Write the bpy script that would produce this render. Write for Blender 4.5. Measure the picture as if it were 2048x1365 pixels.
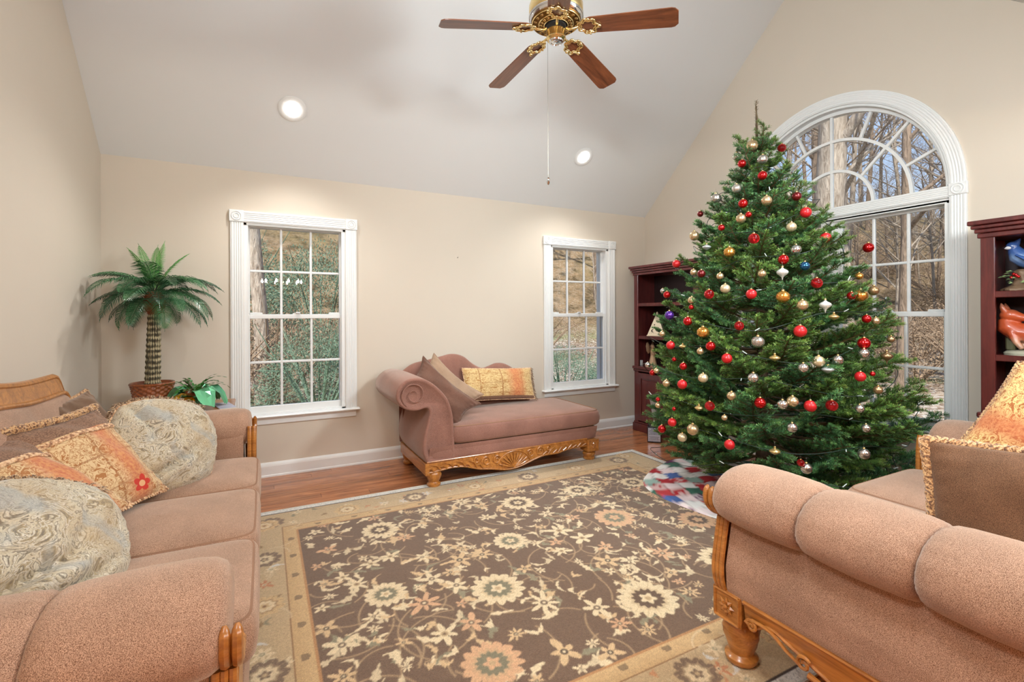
import bpy, math, random
import numpy as np
from mathutils import Matrix, Vector, Euler
from mathutils.geometry import tessellate_polygon
rnd = random.Random(7)
npr = np.random.RandomState(11)
PI = math.pi
for o in list(bpy.data.objects):
    bpy.data.objects.remove(o)
S = bpy.context.scene
COL = S.collection

def lin(r, g=None, b=None):
    """sRGB 0-255 -> linear"""
    if g is None: r, g, b = r
    f = lambda c: (c/255/12.92) if c/255 <= .04045 else ((c/255+.055)/1.055)**2.4
    return (f(r), f(g), f(b))

# ------------------------------------------------------------------ camera
YAW, ROLL, FPX, CYP = 0.477383, -0.0040417, 961.2, 630.06
_f = Vector((math.sin(YAW), math.cos(YAW), 0)); _r0 = Vector((math.cos(YAW), -math.sin(YAW), 0)); _u0 = Vector((0, 0, 1))
_r = math.cos(ROLL)*_r0 + math.sin(ROLL)*_u0; _u = -math.sin(ROLL)*_r0 + math.cos(ROLL)*_u0
cd = bpy.data.cameras.new('camera'); cam = bpy.data.objects.new('camera', cd); COL.objects.link(cam)
cd.sensor_width = 36; cd.sensor_fit = 'HORIZONTAL'; cd.lens = FPX/2048*36
cd.shift_x = 0.0; cd.shift_y = (CYP-682.5)/2048
cd.clip_start = .02; cd.clip_end = 400
m = Matrix.Identity(4)
for i in range(3):
    m[i][0], m[i][1], m[i][2] = _r[i], _u[i], -_f[i]
m[0][3], m[1][3], m[2][3] = 0, 0, 1.30
cam.matrix_world = m
S.camera = cam

# ------------------------------------------------------------------ world, sun, exposure
S.view_settings.view_transform = 'Standard'; S.view_settings.look = 'None'
S.view_settings.gamma = 1.0; S.view_settings.use_curve_mapping = False
S.view_settings.exposure = 0.2
w = bpy.data.worlds.new('sky'); S.world = w; w.use_nodes = True
wn = w.node_tree; wn.nodes.clear()
def _n(t, **k):
    n = wn.nodes.new(t)
    for a, b in k.items(): setattr(n, a, b)
    return n
tc = _n('ShaderNodeTexCoord'); sp = _n('ShaderNodeSeparateXYZ'); rp = _n('ShaderNodeValToRGB')
nz = _n('ShaderNodeTexNoise'); nz.inputs['Scale'].default_value = 2.2; nz.inputs['Detail'].default_value = 5
rp2 = _n('ShaderNodeValToRGB'); mx = _n('ShaderNodeMix', data_type='RGBA')
bg = _n('ShaderNodeBackground'); wo = _n('ShaderNodeOutputWorld')
e = rp.color_ramp.elements
e[0].position = 0.0; e[0].color = (.52, .66, .86, 1); e[1].position = .75; e[1].color = (.16, .32, .68, 1)
e2 = rp2.color_ramp.elements
e2[0].position = .48; e2[0].color = (0, 0, 0, 1); e2[1].position = .7; e2[1].color = (.8, .8, .8, 1)
wn.links.new(tc.outputs['Generated'], sp.inputs[0]); wn.links.new(sp.outputs['Z'], rp.inputs[0])
wn.links.new(tc.outputs['Generated'], nz.inputs['Vector']); wn.links.new(nz.outputs[0], rp2.inputs[0])
wn.links.new(rp2.outputs[0], mx.inputs[0]); wn.links.new(rp.outputs[0], mx.inputs[6])
mx.inputs[7].default_value = (.85, .87, .92, 1)
wn.links.new(mx.outputs[2], bg.inputs[0]); wn.links.new(bg.outputs[0], wo.inputs[0])
bg.inputs[1].default_value = 1.25

def lamp(name, kind, loc, power, color=(1, 1, 1), rot=None, to=None, **k):
    l = bpy.data.lights.new(name, kind); l.energy = power; l.color = color
    for a, b in k.items(): setattr(l, a, b)
    o = bpy.data.objects.new(name, l); COL.objects.link(o); o.location = loc
    if to is not None:
        o.rotation_euler = (Vector(to)-Vector(loc)).to_track_quat('-Z', 'Y').to_euler()
    elif rot: o.rotation_euler = rot
    return o
lamp('sun', 'SUN', (0, -10, 20), 6.0, (1, .94, .85), to=(14, 6, -2), angle=.02)
# unseen fill panels added behind the camera, at the opening and in the dining room
lamp('flash_fill', 'AREA', (1.95, -.35, 2.1), 28, (.86, .96, 1.0), to=(4.0, 3.0, 3.0), shape='RECTANGLE', size=.9, size_y=.7)
lamp('dining_fill', 'AREA', (2.75, -1.6, 2.5), 80, (.84, .96, 1.0), to=(1.6, 1.5, 0.2), shape='RECTANGLE', size=2.2, size_y=1.4)

# more unseen fill, added to brighten the side walls and the ceiling
lamp('left_fill', 'AREA', (-.62, .42, 2.45), 44, (.85, .95, 1.0), to=(4.0, 2.3, 3.1), shape='RECTANGLE', size=.6, size_y=.6)
for _x, _p, _to in ((.35, 210, (4.4, 1.9, 2.2)), (2.82, 230, (-.8, 2.4, .7))):
    lamp('rear_fill_spot', 'SPOT', (_x, .86, 2.80), _p, (.86, .955, 1.0), to=_to, spot_size=2.95, spot_blend=1.0, shadow_soft_size=.2)  # added spots without fixtures, turned towards the side walls to brighten them

# ------------------------------------------------------------------ cycles quality hints
c = S.cycles
c.use_denoising = True
c.max_bounces = 7; c.diffuse_bounces = 4; c.glossy_bounces = 3; c.transmission_bounces = 4; c.transparent_max_bounces = 12
c.sample_clamp_indirect = 6.0; c.caustics_reflective = False; c.caustics_refractive = False

# ------------------------------------------------------------------ mesh builder
class MB:
    def __init__(s): s.v = []; s.f = []; s.uv = {}; s.col = None
    def add(s, vs, fs):
        b = len(s.v); s.v.extend([tuple(p) for p in vs]); s.f.extend([tuple(i+b for i in f) for f in fs]); return b
    def box(s, x0, y0, z0, x1, y1, z1, c=0.0):
        if x0 > x1: x0, x1 = x1, x0
        if y0 > y1: y0, y1 = y1, y0
        if z0 > z1: z0, z1 = z1, z0
        if c <= 0:
            s.add([(x0,y0,z0),(x1,y0,z0),(x1,y1,z0),(x0,y1,z0),(x0,y0,z1),(x1,y0,z1),(x1,y1,z1),(x0,y1,z1)],
                  [(0,3,2,1),(4,5,6,7),(0,1,5,4),(1,2,6,5),(2,3,7,6),(3,0,4,7)]); return s
        c = min(c, (x1-x0)*.49, (y1-y0)*.49, (z1-z0)*.49)
        vs = []; ix = {}
        for i, (X, sx) in enumerate(((x0, 1), (x1, -1))):
            for j, (Y, sy) in enumerate(((y0, 1), (y1, -1))):
                for k, (Z, sz) in enumerate(((z0, 1), (z1, -1))):
                    for a in range(3):
                        p = [X, Y, Z]
                        for b, sg in enumerate((sx, sy, sz)):
                            if b != a: p[b] += sg*c
                        ix[i, j, k, a] = len(vs); vs.append(p)
        fs = []
        for a in range(3):
            b, d = (a+1) % 3, (a+2) % 3
            for v in (0, 1):
                q = []
                for (p, r) in ((0, 0), (1, 0), (1, 1), (0, 1)):
                    t = [0, 0, 0]; t[a] = v; t[b] = p; t[d] = r; q.append(ix[t[0], t[1], t[2], a])
                fs.append(tuple(q) if v else tuple(q[::-1]))
        for a in range(3):
            b, d = (a+1) % 3, (a+2) % 3
            for p in (0, 1):
                for r in (0, 1):
                    t0 = [0, 0, 0]; t0[b] = p; t0[d] = r; t1 = list(t0); t1[a] = 1
                    q = (ix[(*t0, b)], ix[(*t1, b)], ix[(*t1, d)], ix[(*t0, d)])
                    fs.append(q if (p != r) else q[::-1])
        for i in (0, 1):
            for j in (0, 1):
                for k in (0, 1):
                    t = (ix[i,j,k,0], ix[i,j,k,1], ix[i,j,k,2])
                    fs.append(t if (i+j+k) % 2 == 0 else t[::-1])
        s.add(vs, fs); return s
    def tube(s, pts, r, n=8, closed=False, cap=True, flat=1.0):
        pts = [Vector(p) for p in pts]; N = len(pts)
        rr = r if hasattr(r, '__len__') else [r]*N
        vs = []; up = None
        for i in range(N):
            a = pts[(i-1) % N] if (closed or i > 0) else pts[i]
            b = pts[(i+1) % N] if (closed or i < N-1) else pts[i]
            t = (b-a)
            t = t.normalized() if t.length > 1e-9 else Vector((0, 0, 1))
            if up is None:
                up = Vector((0, 0, 1)) if abs(t.z) < .9 else Vector((1, 0, 0))
            up = (up - t*up.dot(t))
            up = up.normalized() if up.length > 1e-6 else t.orthogonal().normalized()
            sd = t.cross(up)
            for k in range(n):
                an = 2*PI*k/n
                vs.append(pts[i] + (sd*math.cos(an) + up*math.sin(an)*flat)*rr[i])
        fs = []
        M = N if closed else N-1
        for i in range(M):
            j = (i+1) % N
            for k in range(n):
                l = (k+1) % n
                fs.append((i*n+k, i*n+l, j*n+l, j*n+k))
        if cap and not closed:
            fs.append(tuple(range(n-1, -1, -1))); fs.append(tuple((N-1)*n+k for k in range(n)))
        s.add(vs, fs); return s
    def lathe(s, prof, n=24, o=(0, 0, 0), fn=None, cap=True):
        vs = []
        for (r, z) in prof:
            for k in range(n):
                a = 2*PI*k/n; q = r*(fn(a, z) if fn else 1)
                vs.append((o[0]+q*math.cos(a), o[1]+q*math.sin(a), o[2]+z))
        fs = []
        for i in range(len(prof)-1):
            for k in range(n):
                l = (k+1) % n
                fs.append((i*n+k, i*n+l, (i+1)*n+l, (i+1)*n+k))
        if cap:
            if prof[0][0] > 1e-5: fs.append(tuple(range(n-1, -1, -1)))
            if prof[-1][0] > 1e-5: fs.append(tuple((len(prof)-1)*n+k for k in range(n)))
        s.add(vs, fs); return s
    def grid(s, fn, nu, nv, cu=False, cv=False, uv=False, flip=False):
        """fn(u,v) u,v in 0..1"""
        b = len(s.v); vs = []; uvs = []
        for j in range(nv + (0 if cv else 1)):
            for i in range(nu + (0 if cu else 1)):
                u, v = i/nu, j/nv; vs.append(fn(u, v)); uvs.append((u, v))
        W = nu + (0 if cu else 1); H = nv + (0 if cv else 1); fs = []
        for j in range(nv):
            for i in range(nu):
                q = (j*W+i, j*W+(i+1) % W, ((j+1) % H)*W+(i+1) % W, ((j+1) % H)*W+i)
                fs.append(q[::-1] if flip else q)
        s.add(vs, fs)
        if uv:
            for k, t in enumerate(uvs): s.uv[b+k] = t
        return s
    def prism(s, poly, d0, d1, ax, holes=()):
        """2-D polygon (list of (a,b)) extruded between d0,d1 along axis ax; (a,b) fill the two other axes in xyz order"""
        loops = [list(poly)] + [list(h) for h in holes]
        def P(a, b, d):
            return {0: (d, a, b), 1: (a, d, b), 2: (a, b, d)}[ax]
        flatl = [p for l in loops for p in l]
        tris = tessellate_polygon([[Vector((p[0], p[1], 0)) for p in l] for l in loops])
        n = len(flatl)
        vs = [P(a, b, d0) for a, b in flatl] + [P(a, b, d1) for a, b in flatl]
        fs = [tuple(t) for t in tris] + [tuple(i+n for i in t[::-1]) for t in tris]
        st = 0
        for l in loops:
            k = len(l)
            for i in range(k):
                j = (i+1) % k
                fs.append((st+i, st+j, n+st+j, n+st+i))
            st += k
        s.add(vs, fs); return s
    def xf(s, M, a=0):
        for i in range(a, len(s.v)):
            s.v[i] = tuple(M @ Vector(s.v[i]))
        return s
    def mesh(s, name, smooth=True, sharp=None, fix=True):
        me = bpy.data.meshes.new(name)
        me.from_pydata([tuple(p) for p in s.v], [], s.f)
        if s.uv:
            ul = me.uv_layers.new(name='UVMap')
            li = np.empty(len(me.loops), dtype=np.int32); me.loops.foreach_get('vertex_index', li)
            arr = np.zeros((len(s.v), 2), dtype=np.float32)
            for k, t in s.uv.items(): arr[k] = t
            ul.data.foreach_set('uv', arr[li].ravel())
        if s.col is not None:
            ca = me.color_attributes.new('Col', 'FLOAT_COLOR', 'POINT')
            c4 = np.ones((len(s.v), 4), dtype=np.float32); c4[:, :3] = np.asarray(s.col, dtype=np.float32)[:, :3]
            ca.data.foreach_set('color', c4.ravel())
        if fix:
            import bmesh
            bm = bmesh.new(); bm.from_mesh(me); bmesh.ops.recalc_face_normals(bm, faces=bm.faces); bm.to_mesh(me); bm.free()
        if smooth:
            me.polygons.foreach_set('use_smooth', np.ones(len(me.polygons), dtype=bool))
            if sharp is not None: me.set_sharp_from_angle(angle=math.radians(sharp))
        me.update()
        return me

def O(name, mb, mat, parent=None, smooth=True, sharp=40, world=False, loc=None, rot=None, fix=True, **props):
    """link ONE mesh object; world=True: vertices are world coordinates, parent is an unrotated empty"""
    me = mb if isinstance(mb, bpy.types.Mesh) else None
    if me is None:
        if world and parent is not None:
            L = parent.matrix_basis.to_translation(); q = parent.parent
            while q is not None: L = L + q.matrix_basis.to_translation(); q = q.parent
            mb.v = [(p[0]-L[0], p[1]-L[1], p[2]-L[2]) for p in mb.v]
        me = mb.mesh(name, smooth, sharp, fix)
        me.materials.append(mat)
    o = bpy.data.objects.new(name, me); COL.objects.link(o)
    if parent is not None: o.parent = parent
    if loc is not None: o.location = loc
    if rot is not None: o.rotation_euler = rot
    for k, v in props.items(): o[k] = v
    return o
def T(name, label, cat, loc=(0, 0, 0), rz=0.0, group=None, kind=None):
    o = bpy.data.objects.new(name, None); COL.objects.link(o); o.location = loc; o.rotation_euler = (0, 0, rz)
    o.empty_display_size = .05
    if label: o['label'] = label
    if cat: o['category'] = cat
    if group: o['group'] = group
    if kind: o['kind'] = kind
    return o
def tag(o, label, cat, group=None):
    o['label'] = label; o['category'] = cat
    if group: o['group'] = group
    return o
def struct(name, mb, mat, **k):
    return O(name, mb, mat, kind='structure', **k)
def dup(root, loc, rz=None, label=None, group=None):
    r = root.copy(); COL.objects.link(r); r.location = loc
    if rz is not None: r.rotation_euler = (0, 0, rz)
    if label: r['label'] = label
    if group: r['group'] = group
    for ch in list(root.children):
        c_ = ch.copy(); COL.objects.link(c_); c_.parent = r
        for g in list(ch.children):
            d = g.copy(); COL.objects.link(d); d.parent = c_
    return r

# ------------------------------------------------------------------ materials
class NT:
    def __init__(s, name):
        s.m = bpy.data.materials.new(name); s.m.use_nodes = True; s.t = s.m.node_tree
        s.t.nodes.clear(); s.out = s.n('ShaderNodeOutputMaterial'); s.p = s.n('ShaderNodeBsdfPrincipled')
        s.l(s.p.outputs[0], s.out.inputs[0])
    def n(s, t, **k):
        x = s.t.nodes.new(t)
        for a, b in k.items(): setattr(x, a, b)
        return x
    def l(s, a, b): s.t.links.new(a, b)
    def set(s, **k):
        for a, b in k.items():
            i = s.p.inputs[a.replace('_', ' ')]
            if hasattr(b, 'is_linked') or isinstance(b, bpy.types.NodeSocket): s.l(b, i)
            else: i.default_value = (*b, 1) if (isinstance(b, tuple) and len(b) == 3 and i.type == 'RGBA') else b
        return s
    def co(s, kind='Object', scale=(1, 1, 1), rot=(0, 0, 0)):
        t = s.n('ShaderNodeTexCoord'); mp = s.n('ShaderNodeMapping'); mp.inputs['Scale'].default_value = scale; mp.inputs['Rotation'].default_value = rot
        s.l(t.outputs[kind], mp.inputs[0]); return mp.outputs[0]
    def noise(s, vec, scale=5., detail=3., rough=.5, dist=0.):
        x = s.n('ShaderNodeTexNoise'); x.inputs['Scale'].default_value = scale; x.inputs['Detail'].default_value = detail
        x.inputs['Roughness'].default_value = rough; x.inputs['Distortion'].default_value = dist
        if vec is not None: s.l(vec, x.inputs['Vector'])
        return x.outputs[0]
    def vor(s, vec, scale=5., feature='F1', out='Distance', rand=1.):
        x = s.n('ShaderNodeTexVoronoi', feature=feature); x.inputs['Scale'].default_value = scale; x.inputs['Randomness'].default_value = rand
        s.l(vec, x.inputs['Vector']); return x.outputs[out]
    def wave(s, vec, scale=5., dist=0., detail=2., dscale=1., typ='BANDS', dirn='X', prof='SIN'):
        x = s.n('ShaderNodeTexWave', wave_type=typ, wave_profile=prof)
        if typ == 'BANDS': x.bands_direction = dirn
        else: x.rings_direction = dirn
        x.inputs['Scale'].default_value = scale; x.inputs['Distortion'].default_value = dist; x.inputs['Detail'].default_value = detail; x.inputs['Detail Scale'].default_value = dscale
        s.l(vec, x.inputs['Vector']); return x.outputs['Fac']
    def ramp(s, fac, stops, interp='LINEAR'):
        x = s.n('ShaderNodeValToRGB'); x.color_ramp.interpolation = interp
        el = x.color_ramp.elements
        while len(el) < len(stops): el.new(.5)
        for q, (p, c_) in zip(el, stops):
            q.position = p; q.color = (*c_, 1) if len(c_) == 3 else c_
        s.l(fac, x.inputs[0]); return x.outputs[0]
    def mix(s, fac, a, b, mode='MIX'):
        x = s.n('ShaderNodeMix', data_type='RGBA', blend_type=mode)
        for v, i in ((fac, 0), (a, 6), (b, 7)):
            if isinstance(v, bpy.types.NodeSocket): s.l(v, x.inputs[i])
            elif i == 0: x.inputs[0].default_value = v
            else: x.inputs[i].default_value = (*v, 1)
        return x.outputs[2]
    def math(s, op, a, b=None, clamp=False):
        x = s.n('ShaderNodeMath', operation=op, use_clamp=clamp)
        for v, i in ((a, 0), (b, 1)):
            if v is None: continue
            if isinstance(v, bpy.types.NodeSocket): s.l(v, x.inputs[i])
            else: x.inputs[i].default_value = v
        return x.outputs[0]
    def sep(s, vec):
        x = s.n('ShaderNodeSeparateXYZ'); s.l(vec, x.inputs[0]); return x.outputs
    def bump(s, h, strength=.3, dist=.01):
        x = s.n('ShaderNodeBump'); x.inputs['Strength'].default_value = strength; x.inputs['Distance'].default_value = dist
        s.l(h, x.inputs['Height']); s.l(x.outputs[0], s.p.inputs['Normal']); return s
    def objrand(s): return s.n('ShaderNodeObjectInfo').outputs['Random']
    def attr(s, name='Col'):
        x = s.n('ShaderNodeAttribute'); x.attribute_name = name; return x.outputs['Color']

def plain(name, col, rough=.5, var=.06, vscale=6., metal=0., spec=.5, bump=None, **k):
    t = NT(name); v = t.co()
    n = t.noise(v, vscale, 3)
    c_ = t.mix(n, tuple(x*(1-var) for x in col), tuple(min(1, x*(1+var)) for x in col))
    t.set(Base_Color=c_, Roughness=rough, Metallic=metal, Specular_IOR_Level=spec)
    for a, b in k.items(): t.set(**{a: b})
    if bump: t.bump(t.noise(v, bump[0], 2), bump[1], bump[2] if len(bump) > 2 else .004)
    return t.m

def wood(name, dark, light, scale=1.0, axis=0, rough=.35, coat=0.0, contrast=1.0, rand=0.0):
    t = NT(name)
    sc = [14*scale]*3; sc[axis] = 1.6*scale
    v = t.co('Object', tuple(sc))
    if rand:
        r = t.objrand(); x = t.n('ShaderNodeVectorMath', operation='ADD'); cb = t.n('ShaderNodeCombineXYZ')
        for i in range(3): t.l(t.math('MULTIPLY', r, 37.0+11*i), cb.inputs[i])
        t.l(v, x.inputs[0]); t.l(cb.outputs[0], x.inputs[1]); v = x.outputs[0]
    n1 = t.noise(v, 1.2, 4, .6, 1.2); n2 = t.noise(v, 6, 3, .6, .3)
    f = t.math('ADD', t.math('MULTIPLY', n1, .75), t.math('MULTIPLY', n2, .3))
    c_ = t.ramp(f, [(.3, dark), (.72, light)])
    if rand:
        rr = t.ramp(r, [(0, (1-rand,)*3), (1, (1+rand*.6,)*3)])
        c_ = t.mix(1.0, c_, rr, 'MULTIPLY')
    t.set(Base_Color=c_, Roughness=rough, Coat_Weight=coat, Coat_Roughness=.15)
    t.bump(n2, .08, .002)
    return t.m
# ================================================================== the room
XL, XR, YB, YF, H, SL = -1.019, 4.037, 4.354, 0.30, 2.452, .9125
YR = 2.366; ZR = H + SL*(YB-YR)
M_wall = plain('wall_paint', lin(215, 203, 187), .75, .02, 3.0, spec=.25, bump=(260, .06, .001))
M_ceil = plain('ceiling_paint', lin(226, 226, 225), .85, .015, 2.0, spec=.2)
M_trim = plain('white_trim_paint', lin(232, 232, 230), .35, .02, 4.0)
M_dining = plain('dining_wall_paint', lin(198, 140, 92), .8, .04, 3.0)
def glass_mat():
    t = NT('window_glass'); t.t.nodes.remove(t.p)
    tr = t.n('ShaderNodeBsdfTransparent'); gl = t.n('ShaderNodeBsdfGlossy'); gl.inputs['Roughness'].default_value = .0
    fr = t.n('ShaderNodeFresnel'); fr.inputs[0].default_value = 1.5; ms = t.n('ShaderNodeMixShader')
    tr.inputs[0].default_value = (.94, .96, .95, 1)
    t.l(fr.outputs[0], ms.inputs[0]); t.l(tr.outputs[0], ms.inputs[1]); t.l(gl.outputs[0], ms.inputs[2]); t.l(ms.outputs[0], t.out.inputs[0])
    return t.m
M_glass = glass_mat()
M_oak = wood('oak_floor', lin(112, 58, 34), lin(206, 134, 88), 1.0, 0, .22, .25, rand=.22)
M_sub = plain('floor_joint', lin(60, 32, 20), .6)

# floor slab with planks laid along the back wall
fl = MB(); fl.box(XL-.1, -4.2, -.12, XR+.1, YB+.1, -.006)
floor = struct('floor', fl, M_sub, smooth=False)
pw = .0838; row = 0; y = YB
while y > .98:
    x = XL - rnd.random()*1.0
    while x < XR:
        L = rnd.uniform(.85, 1.5); a, b = max(x, XL), min(x+L, XR)
        if b-a > .02:
            pb = MB(); pb.box(-(b-a)/2+.0006, -pw/2+.0006, -.012, (b-a)/2-.0006, pw/2-.0006, rnd.uniform(-.0006, .0004), .0012)
            O('plank', pb, M_oak, floor, smooth=False, loc=((a+b)/2, y-pw/2, 0))
        x += L
    y -= pw; row += 1
pb = MB(); pb.box(XL, -4.1, -.012, XR, y, -.001)
O('plain_boards', pb, M_oak, floor, smooth=False)

# walls
WT = .17
W1, W2 = (.247, .765), (3.10, .765)
def rect(c_, w, z0, z1): return [(c_-w/2, z0), (c_+w/2, z0), (c_+w/2, z1), (c_-w/2, z1)]
mb = MB(); mb.prism([(XL-.2, -.1), (XR+.2, -.1), (XR+.2, H), (XL-.2, H)], YB, YB+WT, 1,
                    holes=[rect(W1[0], W1[1], .50, 2.04), rect(W2[0], W2[1], .50, 2.04)])
struct('wall_back', mb, M_wall, smooth=False)
gable = [(-4.2, -.1), (YB, -.1), (YB, H), (YR, ZR), (2*YR-YB, H), (-4.2, 2.6)]
mb = MB(); mb.prism(gable, XL-WT, XL, 0); struct('wall_left', mb, M_wall, smooth=False)
AC, AR = 2.28, .79      # arch centre (y) and opening half width
arch_hole = [(AC-AR, .50), (AC+AR, .50)] + [(AC+AR*math.cos(a), 2.15+AR*math.sin(a)) for a in np.linspace(0, PI, 41)]
mb = MB(); mb.prism(gable, XR, XR+WT, 0, holes=[arch_hole]); struct('wall_right', mb, M_wall, smooth=False)
mb = MB()
t_ = .14
mb.prism([(YB+WT, H-SL*WT), (YR, ZR), (YR, ZR+t_*1.36), (YB+WT, H-SL*WT+t_*1.36)], XL-.2, XR+.2, 0)
mb.prism([(2*YR-YB, H), (YR, ZR), (YR, ZR+t_*1.36), (2*YR-YB, H+t_*1.36)], XL-.2, XR+.2, 0)
struct('ceiling', mb, M_ceil, smooth=False)
# wide cased opening to the dining room behind the camera
mb = MB(); mb.prism([(XL, 0), (XL, 2.46), (XR, 2.46), (XR, 0), (XR-.03, 0), (XR-.03, 2.40), (XL+.03, 2.40), (XL+.03, 0)], .22, .30, 1)
struct('wall_front', mb, M_wall, smooth=False)
mb = MB(); mb.box(XL-.2, -4.3, -.1, XR+.2, -4.15, 2.7); struct('wall_dining', mb, M_dining, smooth=False)
mb = MB(); mb.box(XL-.2, -4.3, 2.58, XR+.2, .378, 2.72); struct('ceiling_dining', mb, M_ceil, smooth=False)
mb = MB(); mb.box(XL-.002, -4.2, .9, XL+.012, .2, 2.58); struct('wall_dining_left', mb, M_dining, smooth=False)
mb = MB(); mb.box(XR-.012, -4.2, 0, XR+.002, .2, 2.58); struct('wall_dining_right', mb, M_dining, smooth=False)

# baseboards
def baseboard(name, p0, p1, nrm):
    prof = [(0, 0), (.020, 0), (.019, .012), (.014, .018), (.013, .085), (.010, .098), (.006, .108), (.003, .115), (0, .115)]
    mb = MB(); vs = []
    for p in (p0, p1):
        for d, z in prof: vs.append((p[0]+nrm[0]*d, p[1]+nrm[1]*d, z))
    n = len(prof)
    mb.add(vs, [(i, (i+1) % n, n+(i+1) % n, n+i) for i in range(n)] + [tuple(range(n)), tuple(range(2*n-1, n-1, -1))])
    struct(name, mb, M_trim, smooth=False)
baseboard('baseboard_back', (XL, YB), (XR, YB), (0, -1))
baseboard('baseboard_right', (XR, .3), (XR, YB), (-1, 0))
baseboard('baseboard_left', (XL, .3), (XL, YB), (1, 0))

# ------------------------------------------------------------------ windows (local x along the wall, y outward, z up)
def flute_profile(w, t):
    n = 33; out = []
    for i in range(n):
        x = -w/2 + w*i/(n-1); u = abs(x)/(w/2)
        y = -t
        for cc in (-.5, -.17, .17, .5):
            d = (x/(w/2)-cc)/.12
            if abs(d) < 1: y = -t + .003*math.sqrt(1-d*d)
        if u > .86: y = -t*.78
        out.append((x, y))
    return out
def casing_straight(w, t, a, b, horiz=False, off=(0, 0)):
    pr = flute_profile(w, t); mb = MB(); pr = [(-w/2, .0)] + pr + [(w/2, .0)]; n = len(pr); vs = []
    for d in (a, b):
        for (x, y) in pr:
            vs.append((d, y, off[1]+x) if horiz else (off[0]+x, y, d))
    mb.add(vs, [(i, i+1, n+i+1, n+i) for i in range(n-1)] + [tuple(range(n)), tuple(range(2*n-1, n-1, -1))])
    return mb
def corner_block(root, x, z, w=.1, h=.092, t=.026):
    mb = MB(); mb.box(x-w/2, -t, z-h/2, x+w/2, 0, z+h/2, .003)
    b = O('corner_block', mb, M_trim, root, smooth=False)
    mb = MB()
    for r, q in ((.033, .004), (.018, .0035)):
        mb.tube([(x+r*math.cos(a), -t-.001, z+r*math.sin(a)) for a in np.linspace(0, 2*PI, 24, endpoint=False)], q, 6, closed=True)
    O('rosette', mb, M_trim, b)
def sash(root, name, cx, gw, z0, z1, y, st=.042, bot=.05, top=.035, cols=3, rows=2, d=.034):
    """gw: glass width, z0..z1 glass"""
    mb = MB(); x0, x1 = cx-gw/2, cx+gw/2
    mb.box(x0-st, y-d/2, z0-bot, x0, y+d/2, z1+top, .003); mb.box(x1, y-d/2, z0-bot, x1+st, y+d/2, z1+top, .003)
    mb.box(x0-.001, y-d/2+.001, z0-bot, x1+.001, y+d/2-.001, z0, .003); mb.box(x0-.001, y-d/2+.001, z1, x1+.001, y+d/2-.001, z1+top, .003)
    s = O(name, mb, M_trim, root, smooth=False)
    m = .0095
    for i in range(1, cols):
        xx = x0+gw*i/cols; mb = MB(); mb.box(xx-m, y-.012, z0, xx+m, y+.012, z1, .004); O('muntin', mb, M_trim, s, smooth=False)
    for j in range(1, rows):
        zz = z0+(z1-z0)*j/rows; mb = MB(); mb.box(x0, y-.011, zz-m, x1, y+.011, zz+m, .004); O('muntin', mb, M_trim, s, smooth=False)
    for i in range(cols):
        for j in range(rows):
            mb = MB(); a, b = x0+gw*i/cols, x0+gw*(i+1)/cols; c0, c1 = z0+(z1-z0)*j/rows, z0+(z1-z0)*(j+1)/rows
            mb.add([(a, y, c0), (b, y, c0), (b, y, c1), (a, y, c1)], [(0, 1, 2, 3)])
            O('pane', mb, M_glass, s, smooth=False)
    return s
def double_hung(root, cx, gw, latch=True):
    sash(root, 'upper_sash', cx, gw, 1.312, 2.018, .092, .042, .036, .032)
    sash(root, 'lower_sash', cx, gw, .566, 1.276, .050, .045, .066, .034)
    for sx in (-1, 1):
        mb = MB(); x = cx+sx*(gw/2-.045)
        mb.box(x-.045, .040, 1.310, x+.045, .066, 1.326, .004); O('tilt_latch', mb, M_trim, root, smooth=False)
    mb = MB(); mb.box(cx-.03, .035, 1.310, cx+.03, .062, 1.320, .003); mb.box(cx-.008, .02, 1.318, cx+.028, .05, 1.330, .004)
    O('sash_lock', mb, M_trim, root, smooth=False)
def jamb(root, x0, x1, z0, z1):
    mb = MB(); q = .018
    mb.box(x0, 0, z0, x0+q, WT, z1); mb.box(x1-q, 0, z0, x1, WT, z1); mb.box(x0, 0, z1-q, x1, WT, z1); mb.box(x0, 0, z0, x1, WT, z0+.012)
    for sx, xx in ((1, x0+q), (-1, x1-q)):
        mb.box(xx, .0, z0, xx+sx*.012, .026, z1-q); mb.box(xx, .112, z0, xx+sx*.014, WT, z1-q)
    O('jamb', mb, M_trim, root, smooth=False)
def stool(root, x0, x1, ax0, ax1):
    mb = MB(); mb.box(x0, -.058, .482, x1, .03, .502, .008); O('stool', mb, M_trim, root, smooth=False)
    mb = MB(); mb.box(ax0, -.018, .425, ax1, 0, .482, .004); mb.box(ax0+.002, -.028, .466, ax1-.002, 0, .482, .005); O('apron', mb, M_trim, root, smooth=False)
def std_window(name, cx):
    root = T(name, None, None, (cx, YB, 0), kind='structure')
    hw = .765/2
    jamb(root, -hw, hw, .50, 2.04)
    for sx in (-1, 1): O('casing', casing_straight(.09, .02, .50, 2.04, off=(sx*(hw+.047), 0)), M_trim, root, smooth=False)
    O('head_casing', casing_straight(.09, .02, -hw-.0, hw+.0, True, (0, 2.086)), M_trim, root, smooth=False)
    for sx in (-1, 1): corner_block(root, sx*(hw+.05), 2.087)
    double_hung(root, 0, .685)
    stool(root, -hw-.115, hw+.115, -hw-.085, hw+.085)
    return root
std_window('window_1', W1[0]); std_window('window_2', W2[0])

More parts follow.
